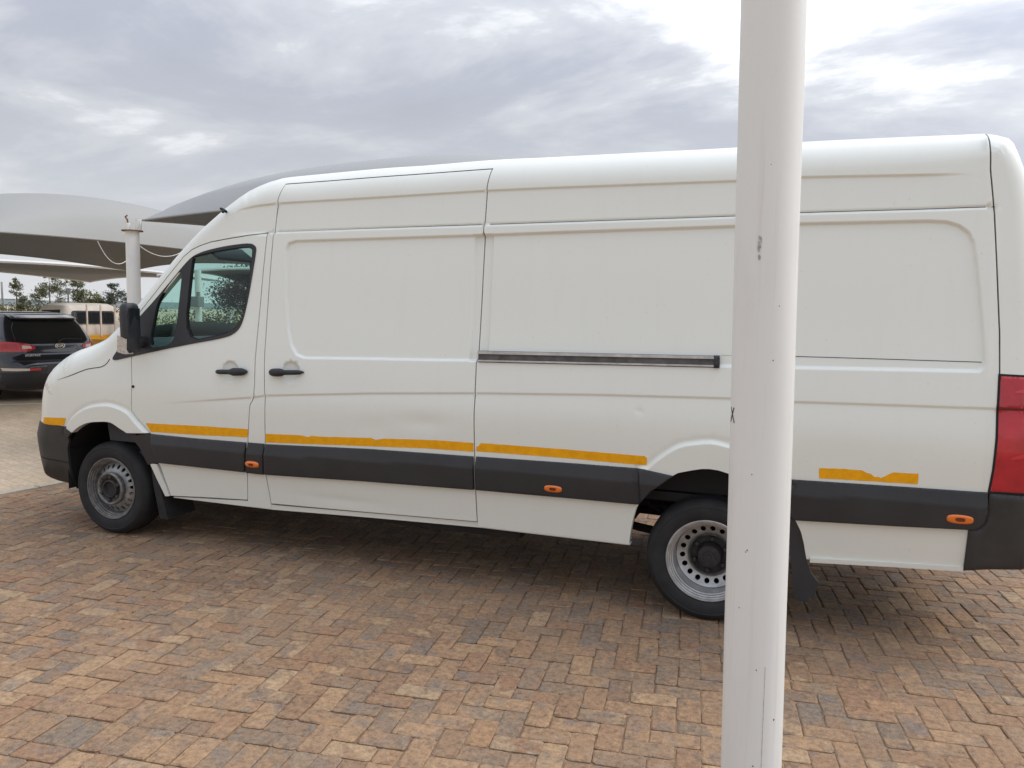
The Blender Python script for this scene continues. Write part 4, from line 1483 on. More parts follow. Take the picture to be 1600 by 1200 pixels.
# mud flaps
MB().add([(1.375, .055, .57), (1.40, .05, .42), (1.45, .055, .17), (1.45, .33, .17), (1.40, .33, .42), (1.375, .33, .60),
          (1.41, .055, .57), (1.455, .05, .42), (1.525, .055, .17), (1.525, .33, .17), (1.455, .33, .42), (1.41, .33, .60)],
         [(0, 1, 4, 5), (1, 2, 3, 4), (6, 7, 10, 11), (7, 8, 9, 10), (0, 1, 7, 6), (1, 2, 8, 7), (2, 3, 9, 8)]).build('mud_flap', 'rubber', van)
fr_ = MB().prism(FLAP_R, 'y', 0.055, 0.085)
fr_.add([(5.73, .085, .70), (5.77, .085, .45), (5.83, .085, .12), (5.83, .45, .12), (5.77, .45, .45), (5.73, .45, .70)], [(0, 1, 4, 5), (1, 2, 3, 4)])
fr_.build('mud_flap', 'grey_plastic', van)

# ---- wheels
RT = 0.348
TYRE = [(0.212, 0.030), (0.222, 0.006), (0.240, -0.006), (0.262, -0.012), (0.285, -0.014), (0.300, -0.012), (0.304, -0.014), (0.318, -0.008), (0.330, 0.004), (0.338, 0.014), (0.343, 0.024),
        (0.3465, 0.040), (0.348, 0.055), (0.348, 0.078), (0.341, 0.080), (0.341, 0.088), (0.348, 0.090), (0.348, 0.118), (0.341, 0.120), (0.341, 0.128), (0.348, 0.130), (0.348, 0.155),
        (0.340, 0.185), (0.318, 0.205), (0.285, 0.214), (0.240, 0.208), (0.212, 0.17)]


def disc_with_holes(rin, rout, yin, yout, nh, rh, hr, ht, thick=0.006):
    """dished annulus with a ring of oval openings; returns verts, faces"""
    pts, edges, loops = [], [], []
    for r_, n in ((rout, 96), (rin, 72)):
        loops.append([(r_*math.cos(2*math.pi*k/n), r_*math.sin(2*math.pi*k/n)) for k in range(n)])
    for h in range(nh):
        a0 = 2*math.pi*(h+.3)/nh
        er_, et = (math.cos(a0), math.sin(a0)), (-math.sin(a0), math.cos(a0))
        loops.append([((rh+hr*math.cos(b))*er_[0]+ht*math.sin(b)*et[0], (rh+hr*math.cos(b))*er_[1]+ht*math.sin(b)*et[1]) for b in np.linspace(0, 2*math.pi, 14, endpoint=False)])
    for L in loops:
        k = len(pts)
        pts += L
        edges += [(k+i, k+(i+1) % len(L)) for i in range(len(L))]
    for r_ in np.linspace(rin, rout, 6)[1:-1]:
        for a in np.linspace(0, 2*math.pi, 60, endpoint=False):
            pts.append((r_*math.cos(a), r_*math.sin(a)))
    v2, _, f2, *_ = delaunay_2d_cdt([Vector(p) for p in pts], edges, [], 0, 1e-6)
    V = np.array([(v.x, v.y) for v in v2])
    keep = []
    for f in f2:
        c = V[list(f)].mean(0)
        r_ = math.hypot(*c)
        if r_ > rout or r_ < rin:
            continue
        if any(inside(np.array([c[0]]), np.array([c[1]]), L)[0] for L in loops[2:] if math.hypot(c[0]-np.mean([q[0] for q in L]), c[1]-np.mean([q[1] for q in L])) < 2.2*max(hr, ht)):
            continue
        keep.append(tuple(f))
    rr = np.hypot(V[:, 0], V[:, 1])
    t = np.clip((rr-rin)/(rout-rin), 0, 1)
    yy = yin+(yout-yin)*t**1.4
    vs = [(V[i, 0], yy[i], V[i, 1]) for i in range(len(V))]
    # thickness of the hole rims
    cnt = {}
    for f in keep:
        for i in range(3):
            cnt[(f[i], f[(i+1) % 3])] = 1
    fs = list(keep)
    for a, b in [e for e in cnt if (e[1], e[0]) not in cnt]:
        k = len(vs)
        vs += [(vs[a][0], vs[a][1]+thick*2, vs[a][2]), (vs[b][0], vs[b][1]+thick*2, vs[b][2])]
        fs.append((a, b, k+1, k))
    return vs, fs


def wheel(name, x, y, front, sy=1.0):
    """y = plane of the outer sidewall; sy=-1 turns the wheel for the far side"""
    w = MB().lathe_y([(r_, yy) for r_, yy in TYRE], (x, y, RT), 72, sy)
    o = w.build(name, 'rubber', van, smooth=True, angle=28)
    T = lambda vs: [(x+a, y+b*sy, RT+c) for a, b, c in vs]
    rim_p = [(0.229, 0.004), (0.231, -0.004), (0.227, -0.008), (0.221, -0.007), (0.2185, 0.003), (0.2125, 0.005), (0.2095, 0.016), (0.2035, 0.018), (0.2005, 0.030), (0.1955, 0.032), (0.1925, 0.050), (0.190, 0.075), (0.187, 0.19)]
    sm = 'wheel_steel_dirty' if front else 'wheel_steel'
    rim = MB().lathe_y(rim_p, (x, y, RT), 72, sy).build('rim', sm, o, smooth=True, angle=30)
    if front:
        vs, fs = disc_with_holes(0.118, 0.190, 0.020, 0.062, 20, 0.160, 0.0165, 0.0125)
        MB().add(T(vs), fs).build('wheel_disc', 'wheel_steel_front', rim, smooth=True, angle=40)
        MB().lathe_y([(0.119, 0.024), (0.124, 0.005), (0.123, -0.012), (0.113, -0.020), (0.104, -0.016), (0.098, -0.006)], (x, y, RT), 48, sy).build('hub_ring', 'wheel_steel_dirty', rim, smooth=True, angle=40)
        hb = MB().lathe_y([(0.104, -0.010), (0.092, -0.008), (0.078, 0.002), (0.072, 0.010), (0.068, 0.010), (0.066, -0.016), (0.058, -0.020), (0.051, 0.004), (0.02, 0.010), (0.0001, 0.010)], (x, y, RT), 40, sy)
        hb.build('hub', 'hub_rust', rim, smooth=True, angle=35)
        MB().lathe_y([(0.058, -0.0215), (0.055, -0.0210), (0.049, 0.0025), (0.02, 0.0085), (0.0001, 0.0085)], (x, y, RT), 32, sy).build('hub_bore', 'hub_dark', rim, smooth=True)
        nr = 0.088
        nh_, ny, n6 = -0.008, -0.022, 6
    else:
        vs, fs = disc_with_holes(0.120, 0.186, 0.135, 0.110, 18, 0.154, 0.0155, 0.0150)
        MB().add(T(vs), fs).build('wheel_disc', 'wheel_steel', rim, smooth=True, angle=40)
        MB().lathe_y([(0.122, 0.134), (0.123, 0.118), (0.119, 0.113), (0.114, 0.118), (0.110, 0.150), (0.06, 0.152)], (x, y, RT), 48, sy).build('hub_ring', 'wheel_steel_dirty', rim, smooth=True, angle=40)
        MB().lathe_y([(0.112, 0.148), (0.075, 0.146), (0.068, 0.120), (0.062, 0.080), (0.055, 0.074), (0.035, 0.072), (0.033, 0.077), (0.015, 0.077), (0.013, 0.070), (0.0001, 0.070)], (x, y, RT), 40, sy).build('hub', 'hub_dark', rim, smooth=True, angle=35)
        nr, nh_, ny = 0.092, 0.147, 0.122
    for k in range(6):
        a = 2*math.pi*(k+.4)/6
        c = (x+nr*math.cos(a), y, RT+nr*math.sin(a))
        MB().lathe_y([(0.013, nh_+0.006), (0.013, ny), (0.008, ny-0.003), (0.0001, ny-0.003)], c, 6, sy).build('wheel_nut', 'hub_rust', rim)
    return o


wheel('wheel', 1.0, 0.050, True)
wheel('wheel', XR, 0.050, False)
# inner twin and the far side
MB().lathe_y(TYRE, (XR, 0.30, RT), 40).lathe_y([(0.2, 0.03), (0.06, 0.06), (0.06, .1)], (XR, 0.30, RT), 24).build('twin_wheel', 'rubber', van, smooth=True)
MB().lathe_y(TYRE, (XR, W2-0.30, RT), 40, -1).build('twin_wheel', 'rubber', van, smooth=True)
wheel('wheel', 1.0, W2-0.05, True, -1.0)
wheel('wheel', XR, W2-0.05, False, -1.0)

# ------------------------------------------------------------------ posts
fp0, fp1 = Vector((5.680, -2.262, 0.0)), Vector((5.6300, -2.262, 3.05))
RP = 0.0755


def on_pole(z, a, r=RP):
    c = fp0+(fp1-fp0)*(z/3.05)
    # angle 0 faces the open yard in front, positive to the right seen from there
    return (c.x+r*math.sin(a), c.y-r*math.cos(a), z)


post = empty('shade_post', (fp0.x, fp0.y, 0))
tag(post, 'thick round white steel post with scuffs standing before the van', 'post')
inv = Matrix.Translation((-fp0.x, -fp0.y, 0))


def pbuild(mb, name, material, parent, smooth=False, M=inv):
    o = mb.build(name, material, parent, smooth=smooth, angle=40)
    o.data.transform(M)
    return o


t = MB()
rows, n = 62, 64
vs, fs = [], []
for i in range(rows+1):
    z = 3.05*i/rows
    for k in range(n):
        a = 2*math.pi*k/n
        dr = 0.0007*math.sin(3*a+z*2.3)*math.sin(z*5+1)-0.0016*math.exp(-((z-1.88)/.06)**2-((math.atan2(math.sin(a+.25), math.cos(a+.25)))/.25)**2)
        vs.append(on_pole(z, a, RP+dr))
for i in range(rows):
    for k in range(n):
        a, b = i*n+k, i*n+(k+1) % n
        fs.append((a, b, b+n, a+n))
tube_o = pbuild(t.add(vs, fs), 'tube', 'white_pole_enamel', post, True)


def pole_blob(name, pts, material, r=RP+0.0006):
    """thin mark lying on the tube: pts = (z, angle) outline"""
    vs = [on_pole(z, a, r) for z, a in pts]
    c = (sum(z for z, a in pts)/len(pts), sum(a for z, a in pts)/len(pts))
    vs.append(on_pole(*c, r))
    n_ = len(pts)
    return pbuild(MB().add(vs, [(i, (i+1) % n_, n_) for i in range(n_)]), name, material, post)


def stroke(name, p0, p1, w, material, k=8):
    (z0, a0), (z1, a1) = p0, p1
    vs, fs = [], []
    for i in range(k+1):
        t_ = i/k
        z, a = z0+(z1-z0)*t_, a0+(a1-a0)*t_
        nz, na = -(a1-a0)*RP, (z1-z0)
        L = math.hypot(nz, na)
        nz, na = nz/L*w/2, na/L*w/2/RP
        vs += [on_pole(z+nz, a+na, RP+.0007), on_pole(z-nz, a-na, RP+.0007)]
        if i < k:
            fs.append((2*i, 2*i+1, 2*i+3, 2*i+2))
    return (vs, fs)


xm = MB()
xm.add(*stroke('x', (1.478, -1.21), (1.440, -0.95), 0.0042, ''))
xm.add(*stroke('x', (1.478, -0.98), (1.440, -1.24), 0.0042, ''))
pbuild(xm, 'pen_cross', 'marker_ink', post)
rr_ = random.Random(3)
for z, a, s_ in ((1.885, -0.16, 0.011), (1.868, -0.19, 0.009), (1.845, -0.17, 0.006)):
    pole_blob('scuff_mark', [(z+s_*1.3*rr_.uniform(.4, 1.2)*math.sin(b), a+s_/RP*.55*rr_.uniform(.3, 1.1)*math.cos(b)) for b in np.linspace(0, 6.28, 15)[:-1]], 'scuff')
for z, a, s_ in ((1.13, -.28, .0022), (1.125, -.33, .0016), (0.98, -.50, .0016), (0.83, .12, .0020), (0.70, .78, .0030), (0.58, .10, .0022), (0.57, .04, .0024), (0.545, .20, .0034), (0.53, .20, .0022), (0.52, .40, .0022), (0.50, .58, .003), (0.47, .62, .003), (1.32, -.2, .0016), (2.06, .1, .0018), (1.60, .35, .0016), (1.73, .5, .0014), (0.46, -.3, .002)):
    pole_blob('rust_speck', [(z+s_*rr_.uniform(.7, 1.2)*math.sin(b), a+s_/RP*rr_.uniform(.7, 1.2)*math.cos(b)) for b in np.linspace(0, 6.28, 9)[:-1]], 'rust')
wl_ = MB()
wl_.add(*stroke('s', (0.84, .40), (0.02, .30), 0.0012, '', 20))
pbuild(wl_, 'scratch', 'scuff', post)
ft = MB().tube([(0, 0, -.1), (0, 0, .012)], 0.16, 24)
ft.build('concrete_footing', 'kerb_concrete', post)

# post that carries the corner of the grey canopy
PA = Vector((-1.615, 2.862, 0))
pa = empty('shade_post', PA)
tag(pa, 'white steel post with rusty top plate at the corner of grey canopy', 'post')
MB().tube([(0, 0, -.1), (0, 0, 2.565)], 0.076, 28).build('tube', 'white_pole_enamel', pa, smooth=True)
MB().tube([(0, 0, 2.565), (0, 0, 2.577)], 0.118, 24).build('cap_plate', 'rust', pa)
MB().tube([(-.045, -.02, 2.577), (-.045, -.02, 2.66)], 0.03, 12).build('stub', 'white_pole_enamel', pa, smooth=True)
MB().tube([(.062, .03, 2.577), (.065, .03, 2.70)], 0.036, 12).build('stub', 'white_pole_enamel', pa, smooth=True)
MB().tube([(-.045, -.02, 2.66), (-.05, -.02, 2.70), (-.07, -.03, 2.73), (-.03, -.04, 2.745)], 0.010, 6).build('bolt', 'rust', pa)
MB().tube([(.10, .03, 2.70), (.12, .0, 2.64), (.09, -.02, 2.59)], 0.006, 6).build('rope_end', 'cable_white', pa)


def canopy(name, label, c, h, scallop, rise, cloth, hem_r, hem_mat, posts=(), power=(0.8, 0.8), nu=44, nv=36):
    c00, c10, c11, c01 = [Vector(q) for q in c]
    root = empty(name, (c00.x, c00.y, 0))
    tag(root, label, 'shade canopy', 'shade canopies over the parking')
    M = Matrix.Translation((-c00.x, -c00.y, 0))

    def P(u, v):
        uu = u+scallop*4*v*(1-v)*(1-2*u)
        vv = v+scallop*4*u*(1-u)*(1-2*v)
        b = c00*(1-uu)*(1-vv)+c10*uu*(1-vv)+c11*uu*vv+c01*(1-uu)*vv
        z = b.z+rise*(4*u*(1-u)*(1-2*v)**2+4*v*(1-v)*(1-2*u)**2)
        z += h*(max(0, 4*u*(1-u))**power[0])*(max(0, 4*v*(1-v))**power[1])
        z += 0.012*math.sin(9*u+3*v)*math.sin(7*v)
        return (b.x, b.y, z)
    ts = lambda k: [0.5-0.5*math.cos(math.pi*(i/k)) if False else i/k for i in range(k+1)]
    vs = [P(u, v) for v in ts(nv) for u in ts(nu)]
    fs = [(j*(nu+1)+i, j*(nu+1)+i+1, (j+1)*(nu+1)+i+1, (j+1)*(nu+1)+i) for j in range(nv) for i in range(nu)]
    pbuild(MB().add(vs, fs), 'cloth', cloth, root, True, M)
    pbuild(MB().add([(x, y, z-0.010) for x, y, z in vs], fs), 'shadow_sheet', 'canopy_shadow_grey', root, True, M)  # added sheet below the cloth, coloured to darken the underside
    ring = [P(i/40, 0) for i in range(40)]+[P(1, i/40) for i in range(40)]+[P(1-i/40, 1) for i in range(40)]+[P(0, 1-i/40) for i in range(41)]
    pbuild(MB().tube(ring, hem_r, 6, cap=False), 'hem', hem_mat, root, True, M)
    for (u, v) in posts:
        x, y, z = P(u, v)
        pbuild(MB().tube([(x, y, -.1), (x, y, z-.02)], 0.076, 16), 'post', 'white_pole_enamel', root, True, M)
    return root, P


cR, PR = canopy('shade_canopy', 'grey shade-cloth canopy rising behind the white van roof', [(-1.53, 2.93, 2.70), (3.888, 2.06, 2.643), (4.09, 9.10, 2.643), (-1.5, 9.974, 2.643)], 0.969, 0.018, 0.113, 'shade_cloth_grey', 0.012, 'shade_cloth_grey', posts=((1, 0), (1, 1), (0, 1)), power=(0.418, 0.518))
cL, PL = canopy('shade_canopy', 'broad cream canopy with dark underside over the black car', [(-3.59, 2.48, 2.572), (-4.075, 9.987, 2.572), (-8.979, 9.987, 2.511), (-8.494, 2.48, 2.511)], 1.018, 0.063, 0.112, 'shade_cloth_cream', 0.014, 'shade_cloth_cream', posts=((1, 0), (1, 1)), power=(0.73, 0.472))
cF, PF = canopy('shade_canopy', 'distant low canopy with pale hem behind the cream canopy', [(-10.2, 5.6, 2.50), (-11.2, 16.0, 2.50), (-17.0, 16.0, 2.50), (-16.0, 5.6, 2.50)], 0.15, 0.03, 0.16, 'shade_cloth_cream', 0.045, 'cable_white', posts=((1, 0),))
cQ, PQ = canopy('shade_canopy', 'distant canopy with pale hem seen through the van cab', [(-9.2, 11.0, 2.45), (-4.5, 12.5, 2.45), (-6.0, 17.5, 2.40), (-10.7, 16.2, 2.40)], 0.35, 0.02, 0.22, 'shade_cloth_cream', 0.035, 'cable_white', posts=((1, 1),))
# loose cable hanging under the cream canopy
a_, b_, c_ = Vector(PL(0.27, 0.0)), Vector(PL(0.385, 0.0)), Vector(PL(0.53, 0.0))
lp = []
for t_ in np.linspace(0, 1, 24):
    q = a_.lerp(b_, t_)
    lp.append((q.x, q.y, q.z-0.02-0.36*4*t_*(1-t_)*(1-.25*t_)))
for t_ in np.linspace(0.04, 1, 18):
    q = b_.lerp(c_, t_)
    lp.append((q.x, q.y, q.z-0.02-0.14*4*t_*(1-t_)))
lc = MB().tube(lp, 0.0065, 6).build('loose_cable', 'cable_white', None)
tag(lc, 'thin pale cable looping below the cream canopy', 'cable')

# ------------------------------------------------------------------ black car
SZ = [0.20, 0.30, 0.42, 0.55, 0.66, 0.74, 0.84, 0.95, 1.05, 1.12, 1.25, 1.38, 1.47, 1.53, 1.575, 1.60]
SXR = [0.10, 0.02, -0.03, -0.05, -0.05, -0.02, 0.03, 0.05, 0.075, 0.12, 0.24, 0.37, 0.44, 0.50, 0.62, 0.90]
SXF = [4.20, 4.33, 4.38, 4.40, 4.38, 4.36, 4.30, 4.20, 3.60, 3.30, 3.00, 2.72, 2.55, 2.42, 2.25, 1.95]
SW = [0.84, 0.895, 0.915, 0.925, 0.928, 0.928, 0.925, 0.92, 0.905, 0.885, 0.83, 0.765, 0.715, 0.675, 0.60, 0.42]
SN = [6, 6, 6, 5.6, 5.4, 5.2, 5.0, 5.0, 5.0, 5.0, 5.2, 5.4, 5.4, 5.2, 4.8, 4.0]


def car_prof(z):
    return [float(hermite(np.array([z]), SZ, q)[0]) for q in (SXR, SXF, SW, SN)]


suv = empty('parked_car', (-6.93, 6.34, -0.045), R(172))
tag(suv, 'black five-door car seen from behind with red tail lamps', 'car')
zs = np.concatenate([np.linspace(0.20, 1.5, 60), np.linspace(1.51, 1.6, 12)])
n = 112
vs, fs = [], []
for z in zs:
    xr, xf, w, ex = car_prof(z)
    xc, a = (xr+xf)/2, (xf-xr)/2
    for k in range(n):
        th = 2*math.pi*k/n
        c, s_ = math.cos(th), math.sin(th)
        # denser sampling at the corners
        vs.append((xc+a*math.copysign(abs(c)**(2/ex), c), w*math.copysign(abs(s_)**(2/ex), s_), z))
for i in range(len(zs)-1):
    for k in range(n):
        a, b = i*n+k, i*n+(k+1) % n
        fs.append((a, b, b+n, a+n))
fs.append(tuple((len(zs)-1)*n+k for k in range(n)))
fs.append(tuple(range(n)))
# wheel openings: drop faces round the axles
keep = []
for f in fs:
    c = Vector((0, 0, 0))
    for q in f:
        c += Vector(vs[q])
    c /= len(f)
    if abs(c.y) > 0.6 and any(math.hypot(c.x-x_, c.z-0.34) < 0.40 for x_ in (0.92, 3.55)):
        continue
    keep.append(f)
MB().add(vs, keep).build('body', 'suv_paint', suv, smooth=True, angle=60)


def rear_x(y, z):
    xr, xf, w, ex = car_prof(z)
    xc, a = (xr+xf)/2, (xf-xr)/2
    q = min(0.9995, abs(y/w))
    return xc-a*(1-q**ex)**(1/ex)


def side_y(x, z):
    xr, xf, w, ex = car_prof(z)
    xc, a = (xr+xf)/2, (xf-xr)/2
    q = min(0.9995, abs((x-xc)/a))
    return w*(1-q**ex)**(1/ex)


def skin(name, outline, material, parent, off, face='rear', grid=0.04, sgn=1):
    """panel on the rear (outline in y,z) or flank (x,z) of the black car"""
    L = densify(outline, grid)
    lo, hi = L.min(0), L.max(0)
    gx, gz = np.meshgrid(np.arange(lo[0], hi[0], grid), np.arange(lo[1], hi[1], grid))
    gx, gz = gx.ravel(), gz.ravel()
    k = inside(gx, gz, outline) & (seg_dist(gx, gz, L)[0] > grid*.3)
    pts = [tuple(q) for q in L]+list(zip(gx[k], gz[k]))
    v2, _, f2, *_ = delaunay_2d_cdt([Vector(q) for q in pts], [(i, (i+1) % len(L)) for i in range(len(L))], [], 0, 1e-5)
    V = [(v.x, v.y) for v in v2]
    keep = [f for f in f2 if inside(np.array([np.mean([V[i][0] for i in f])]), np.array([np.mean([V[i][1] for i in f])]), outline)[0]]
    if face == 'rear':
        P = lambda a, z, o_: (rear_x(a, z)-o_, a, z)
    else:
        P = lambda a, z, o_: (a, sgn*(side_y(a, z)+o_), z)
    vs = [P(a, z, off) for a, z in V]
    nb = len(L)
    base = len(vs)
    vs += [P(V[i][0], V[i][1], -0.01) for i in range(nb)]
    fs = list(keep)+[(i, (i+1) % nb, base+(i+1) % nb, base+i) for i in range(nb)]
    return MB().add(vs, fs).build(name, material, parent, smooth=True, angle=40)


skin('rear_window', [(-0.70, 1.10), (-0.45, 1.055), (0.45, 1.055), (0.70, 1.10), (0.66, 1.30), (0.58, 1.425), (0.3, 1.45), (-0.3, 1.45), (-0.58, 1.425), (-0.66, 1.30)], 'dark_glass', suv, 0.006)
for s_ in (1, -1):
    lamp = skin('tail_lamp', [(s_*y, z) for y, z in [(0.44, 0.955), (0.55, 0.905), (0.75, 0.89), (0.905, 0.90), (0.914, 1.0), (0.89, 1.075), (0.72, 1.07), (0.52, 1.03), (0.45, 0.99)]], 'red_lens_bright', suv, 0.012)
    skin('lens_stripe', [(s_*y, z) for y, z in [(0.50, 0.955), (0.64, 0.945), (0.64, 1.01), (0.52, 1.0)]], 'white_reflector', lamp, 0.016)
    skin('lens_stripe', [(s_*y, z) for y, z in [(0.70, 0.95), (0.84, 0.945), (0.84, 1.03), (0.70, 1.03)]], 'red_lens', lamp, 0.016)
    ref = skin('bumper_reflector', [(s_*y, z) for y, z in [(0.42, 0.57), (0.60, 0.565), (0.60, 0.605), (0.42, 0.605)]], 'red_lens_bright', suv, 0.010)
    skin('reflector_face', [(s_*y, z) for y, z in [(0.60, 0.565), (0.86, 0.56), (0.87, 0.61), (0.60, 0.605)]], 'white_reflector', suv, 0.010)
skin('lower_bumper', [(-0.88, 0.25), (0.88, 0.25), (0.90, 0.42), (0.88, 0.53), (0.5, 0.55), (0.34, 0.48), (-0.34, 0.48), (-0.5, 0.55), (-0.88, 0.53), (-0.90, 0.42)], 'suv_trim', suv, 0.012)
skin('plate_recess', [(-0.32, 0.50), (0.32, 0.50), (0.30, 0.66), (-0.30, 0.66)], 'plate_grey', suv, 0.004)
skin('tailgate_lip', [(-0.78, 0.715), (0.78, 0.715), (0.78, 0.745), (-0.78, 0.745)], 'suv_trim', suv, 0.010)
sp = MB()
for k in range(21):
    y0 = -0.62+1.24*k/20
    if k < 20:
        y1 = -0.62+1.24*(k+1)/20
        xa, xb = rear_x(y0, 1.50), rear_x(y1, 1.50)
        sp.add([(xa-.10, y0, 1.495), (xb-.10, y1, 1.495), (xb+.10, y1, 1.56), (xa+.10, y0, 1.56), (xa-.09, y0, 1.470), (xb-.09, y1, 1.470), (xb+.1, y1, 1.47), (xa+.1, y0, 1.47)], [(0, 1, 2, 3), (4, 5, 1, 0), (4, 5, 6, 7)])
sp.build('spoiler', 'suv_paint', suv)
MB().tube([(rear_x(0.02, 1.07)-.02, 0.02, 1.07), (rear_x(-.08, 1.12)-.03, -0.10, 1.115), (rear_x(-.45, 1.10)-.02, -0.46, 1.10)], [0.02, 0.014, 0.008], 8).build('rear_wiper', 'suv_trim', suv)
for s_ in (1, -1):
    skin('side_window', [(0.62, 1.12), (1.35, 1.09), (2.9, 1.06), (2.55, 1.43), (1.4, 1.46), (0.95, 1.42)], 'dark_glass', suv, 0.004, 'side', 0.1, s_)
    for x_ in (0.92, 3.55):
        w = MB()
        for prof, m_ in (([(0.20, .0), (.23, -.01), (.30, -.012), (.33, .02), (.335, .06), (.335, .16), (.32, .2), (.2, .2)], None),):
            w.lathe_y(prof, (x_, s_*0.915, 0.335), 32, -s_)
        wo_ = w.build('wheel', 'rubber', suv, smooth=True)
        MB().lathe_y([(0.205, 0.0), (0.19, .02), (.17, .015), (.06, .0), (.0001, .0)], (x_, s_*0.915, 0.335), 32, -s_).build('rim', 'wheel_steel', wo_, smooth=True)
MB().box((2.2, 0, 0.32), (4.0, 1.3, 0.24)).build('underside', 'underbody', suv)
# oval badge with its letters, model lettering
bx_ = rear_x(0, 0.985)-0.012
bdg = MB().tube([(bx_+.010*math.cos(a)**2*0, 0.088*math.cos(a), 0.99+0.045*math.sin(a)) for a in np.linspace(0, 2*math.pi, 33)], 0.0085, 8, cap=False)
badge = bdg.build('badge', 'chrome', suv, smooth=True)


def lettering(text, size, loc, rot, material, parent, name, depth=0.003, sx=1.0):
    cu = bpy.data.curves.new('txt', 'FONT')
    cu.body = text
    cu.size = size
    cu.extrude = depth
    cu.align_x = 'CENTER'
    cu.align_y = 'CENTER'
    tmp = bpy.data.objects.new('txt', cu)
    COL.objects.link(tmp)
    bpy.context.view_layer.update()
    me = bpy.data.meshes.new_from_object(tmp.evaluated_get(bpy.context.evaluated_depsgraph_get()))
    COL.objects.unlink(tmp)
    bpy.data.objects.remove(tmp)
    me.materials.clear()
    me.materials.append(MATS[material])
    o = bpy.data.objects.new(name, me)
    o.location = loc
    o.rotation_euler = rot
    o.scale = (sx, 1, 1)
    return link(o, parent)


# rear faces local -x: text plane turned to look that way, reading left to right from behind
lettering('KIA', 0.075, (bx_-.002, 0, 0.99), (R(90), 0, R(-90)), 'chrome', badge, 'badge_letters', sx=1.15)
lettering('SPORTAGE', 0.052, (rear_x(0.50, 0.83)-.006, 0.50, 0.83), (R(90), 0, R(-90-7)), 'silver', suv, 'model_lettering')

# ------------------------------------------------------------------ pickup behind it
bk = empty('pickup_truck', (-10.62, 10.42, -0.045), R(172))
tag(bk, 'cream pickup truck with yellow load bed parked behind the black car', 'pickup truck')
vs, fs = [], []
lev = [(0.55, 0.0, 1.5, 0.80), (1.0, -.02, 1.5, 0.83), (1.15, -.01, 1.5, 0.82), (1.35, 0.03, 1.42, 0.775), (1.60, 0.08, 1.25, 0.715), (1.72, 0.12, 1.15, 0.67), (1.775, 0.22, 1.02, 0.56), (1.79, 0.36, .9, 0.36)]
n = 64
for z, xr, xf, w in lev:
    xc, a = (xr+xf)/2, (xf-xr)/2
    for k in range(n):
        th = 2*math.pi*k/n
        c, s_ = math.cos(th), math.sin(th)
        vs.append((xc+a*math.copysign(abs(c)**(2/7), c), w*math.copysign(abs(s_)**(2/7), s_), z))
for i in range(len(lev)-1):
    for k in range(n):
        a, b = i*n+k, i*n+(k+1) % n
        fs.append((a, b, b+n, a+n))
fs.append(tuple((len(lev)-1)*n+k for k in range(n)))
MB().add(vs, fs).build('cab', 'bakkie_paint', bk, smooth=True, angle=40)
MB().box((2.2, 0, 0.78), (1.7, 1.6, 0.42), 0.10).build('bonnet', 'bakkie_paint', bk, smooth=True)


def slant(x_lo, x_hi, z_lo, z_hi, y0, y1, r_=0.06, ex=0.004):
    """rounded pane on the sloping back of the cab"""
    out = []
    for cx_, cz_, a0 in ((y1-r_, z_hi-r_, 0), (y0+r_, z_hi-r_, 90), (y0+r_, z_lo+r_, 180), (y1-r_, z_lo+r_, 270)):
        for a in np.linspace(a0, a0+90, 6):
            y, z = cx_+r_*math.cos(R(a)), cz_+r_*math.sin(R(a))
            out.append((x_lo+(x_hi-x_lo)*(z-1.15)/0.45-ex, y, z))
    return out


for nm, ex, gg, m_ in (('window_rubber', 0.010, 0.0, 'suv_trim'), ('rear_window', 0.016, 0.035, 'dark_glass')):
    o = slant(-.01, 0.08, 1.27+gg, 1.60-gg, -0.56+gg, 0.56-gg, 0.07, ex)
    b_ = [(x+.03, y, z) for x, y, z in o]
    k = len(o)
    MB().add(o+b_, [tuple(range(k))]+[(i, (i+1) % k, k+(i+1) % k, k+i) for i in range(k)]).build(nm, m_, bk)
for s_ in (1, -1):
    q = [(0.22, 1.18), (1.15, 1.18), (0.98, 1.60), (0.28, 1.62)]
    yy = lambda z: 0.82-(z-1.15)*0.233+0.004
    MB().add([(x, s_*yy(z), z) for x, z in q]+[(x, s_*(yy(z)-.03), z) for x, z in q], [(0, 1, 2, 3)]+[(i, (i+1) % 4, 4+(i+1) % 4, 4+i) for i in range(4)]).build('side_window', 'dark_glass', bk)
bed = MB()
bed.box((-1.15, 0.80, 0.76), (2.15, 0.05, 0.40), 0.01).box((-1.15, -0.80, 0.76), (2.15, 0.05, 0.40), 0.01).box((-2.22, 0, 0.76), (0.05, 1.55, 0.40), 0.01).box((-1.15, 0, 0.58), (2.1, 1.55, 0.05)).box((-0.10, 0, 0.80), (0.04, 1.55, 0.42), 0.01)
bed.build('load_bed', 'bakkie_yellow', bk)
for y_ in (0.30, -0.06, -0.44):
    MB().box((-0.13, y_, 1.36), (0.03, 0.036, 0.80), 0.005).build('headboard_bar', 'bakkie_paint', bk)
for s_ in (1, -1):
    for x_ in (-1.3, 2.2):
        MB().lathe_y([(0.0001, 0.02), (0.18, .02), (0.2, .0), (.31, -.01), (.34, .03), (.34, .18), (.2, .2)], (x_, s_*0.80, 0.34), 28, -s_).build('wheel', 'rubber', bk, smooth=True)

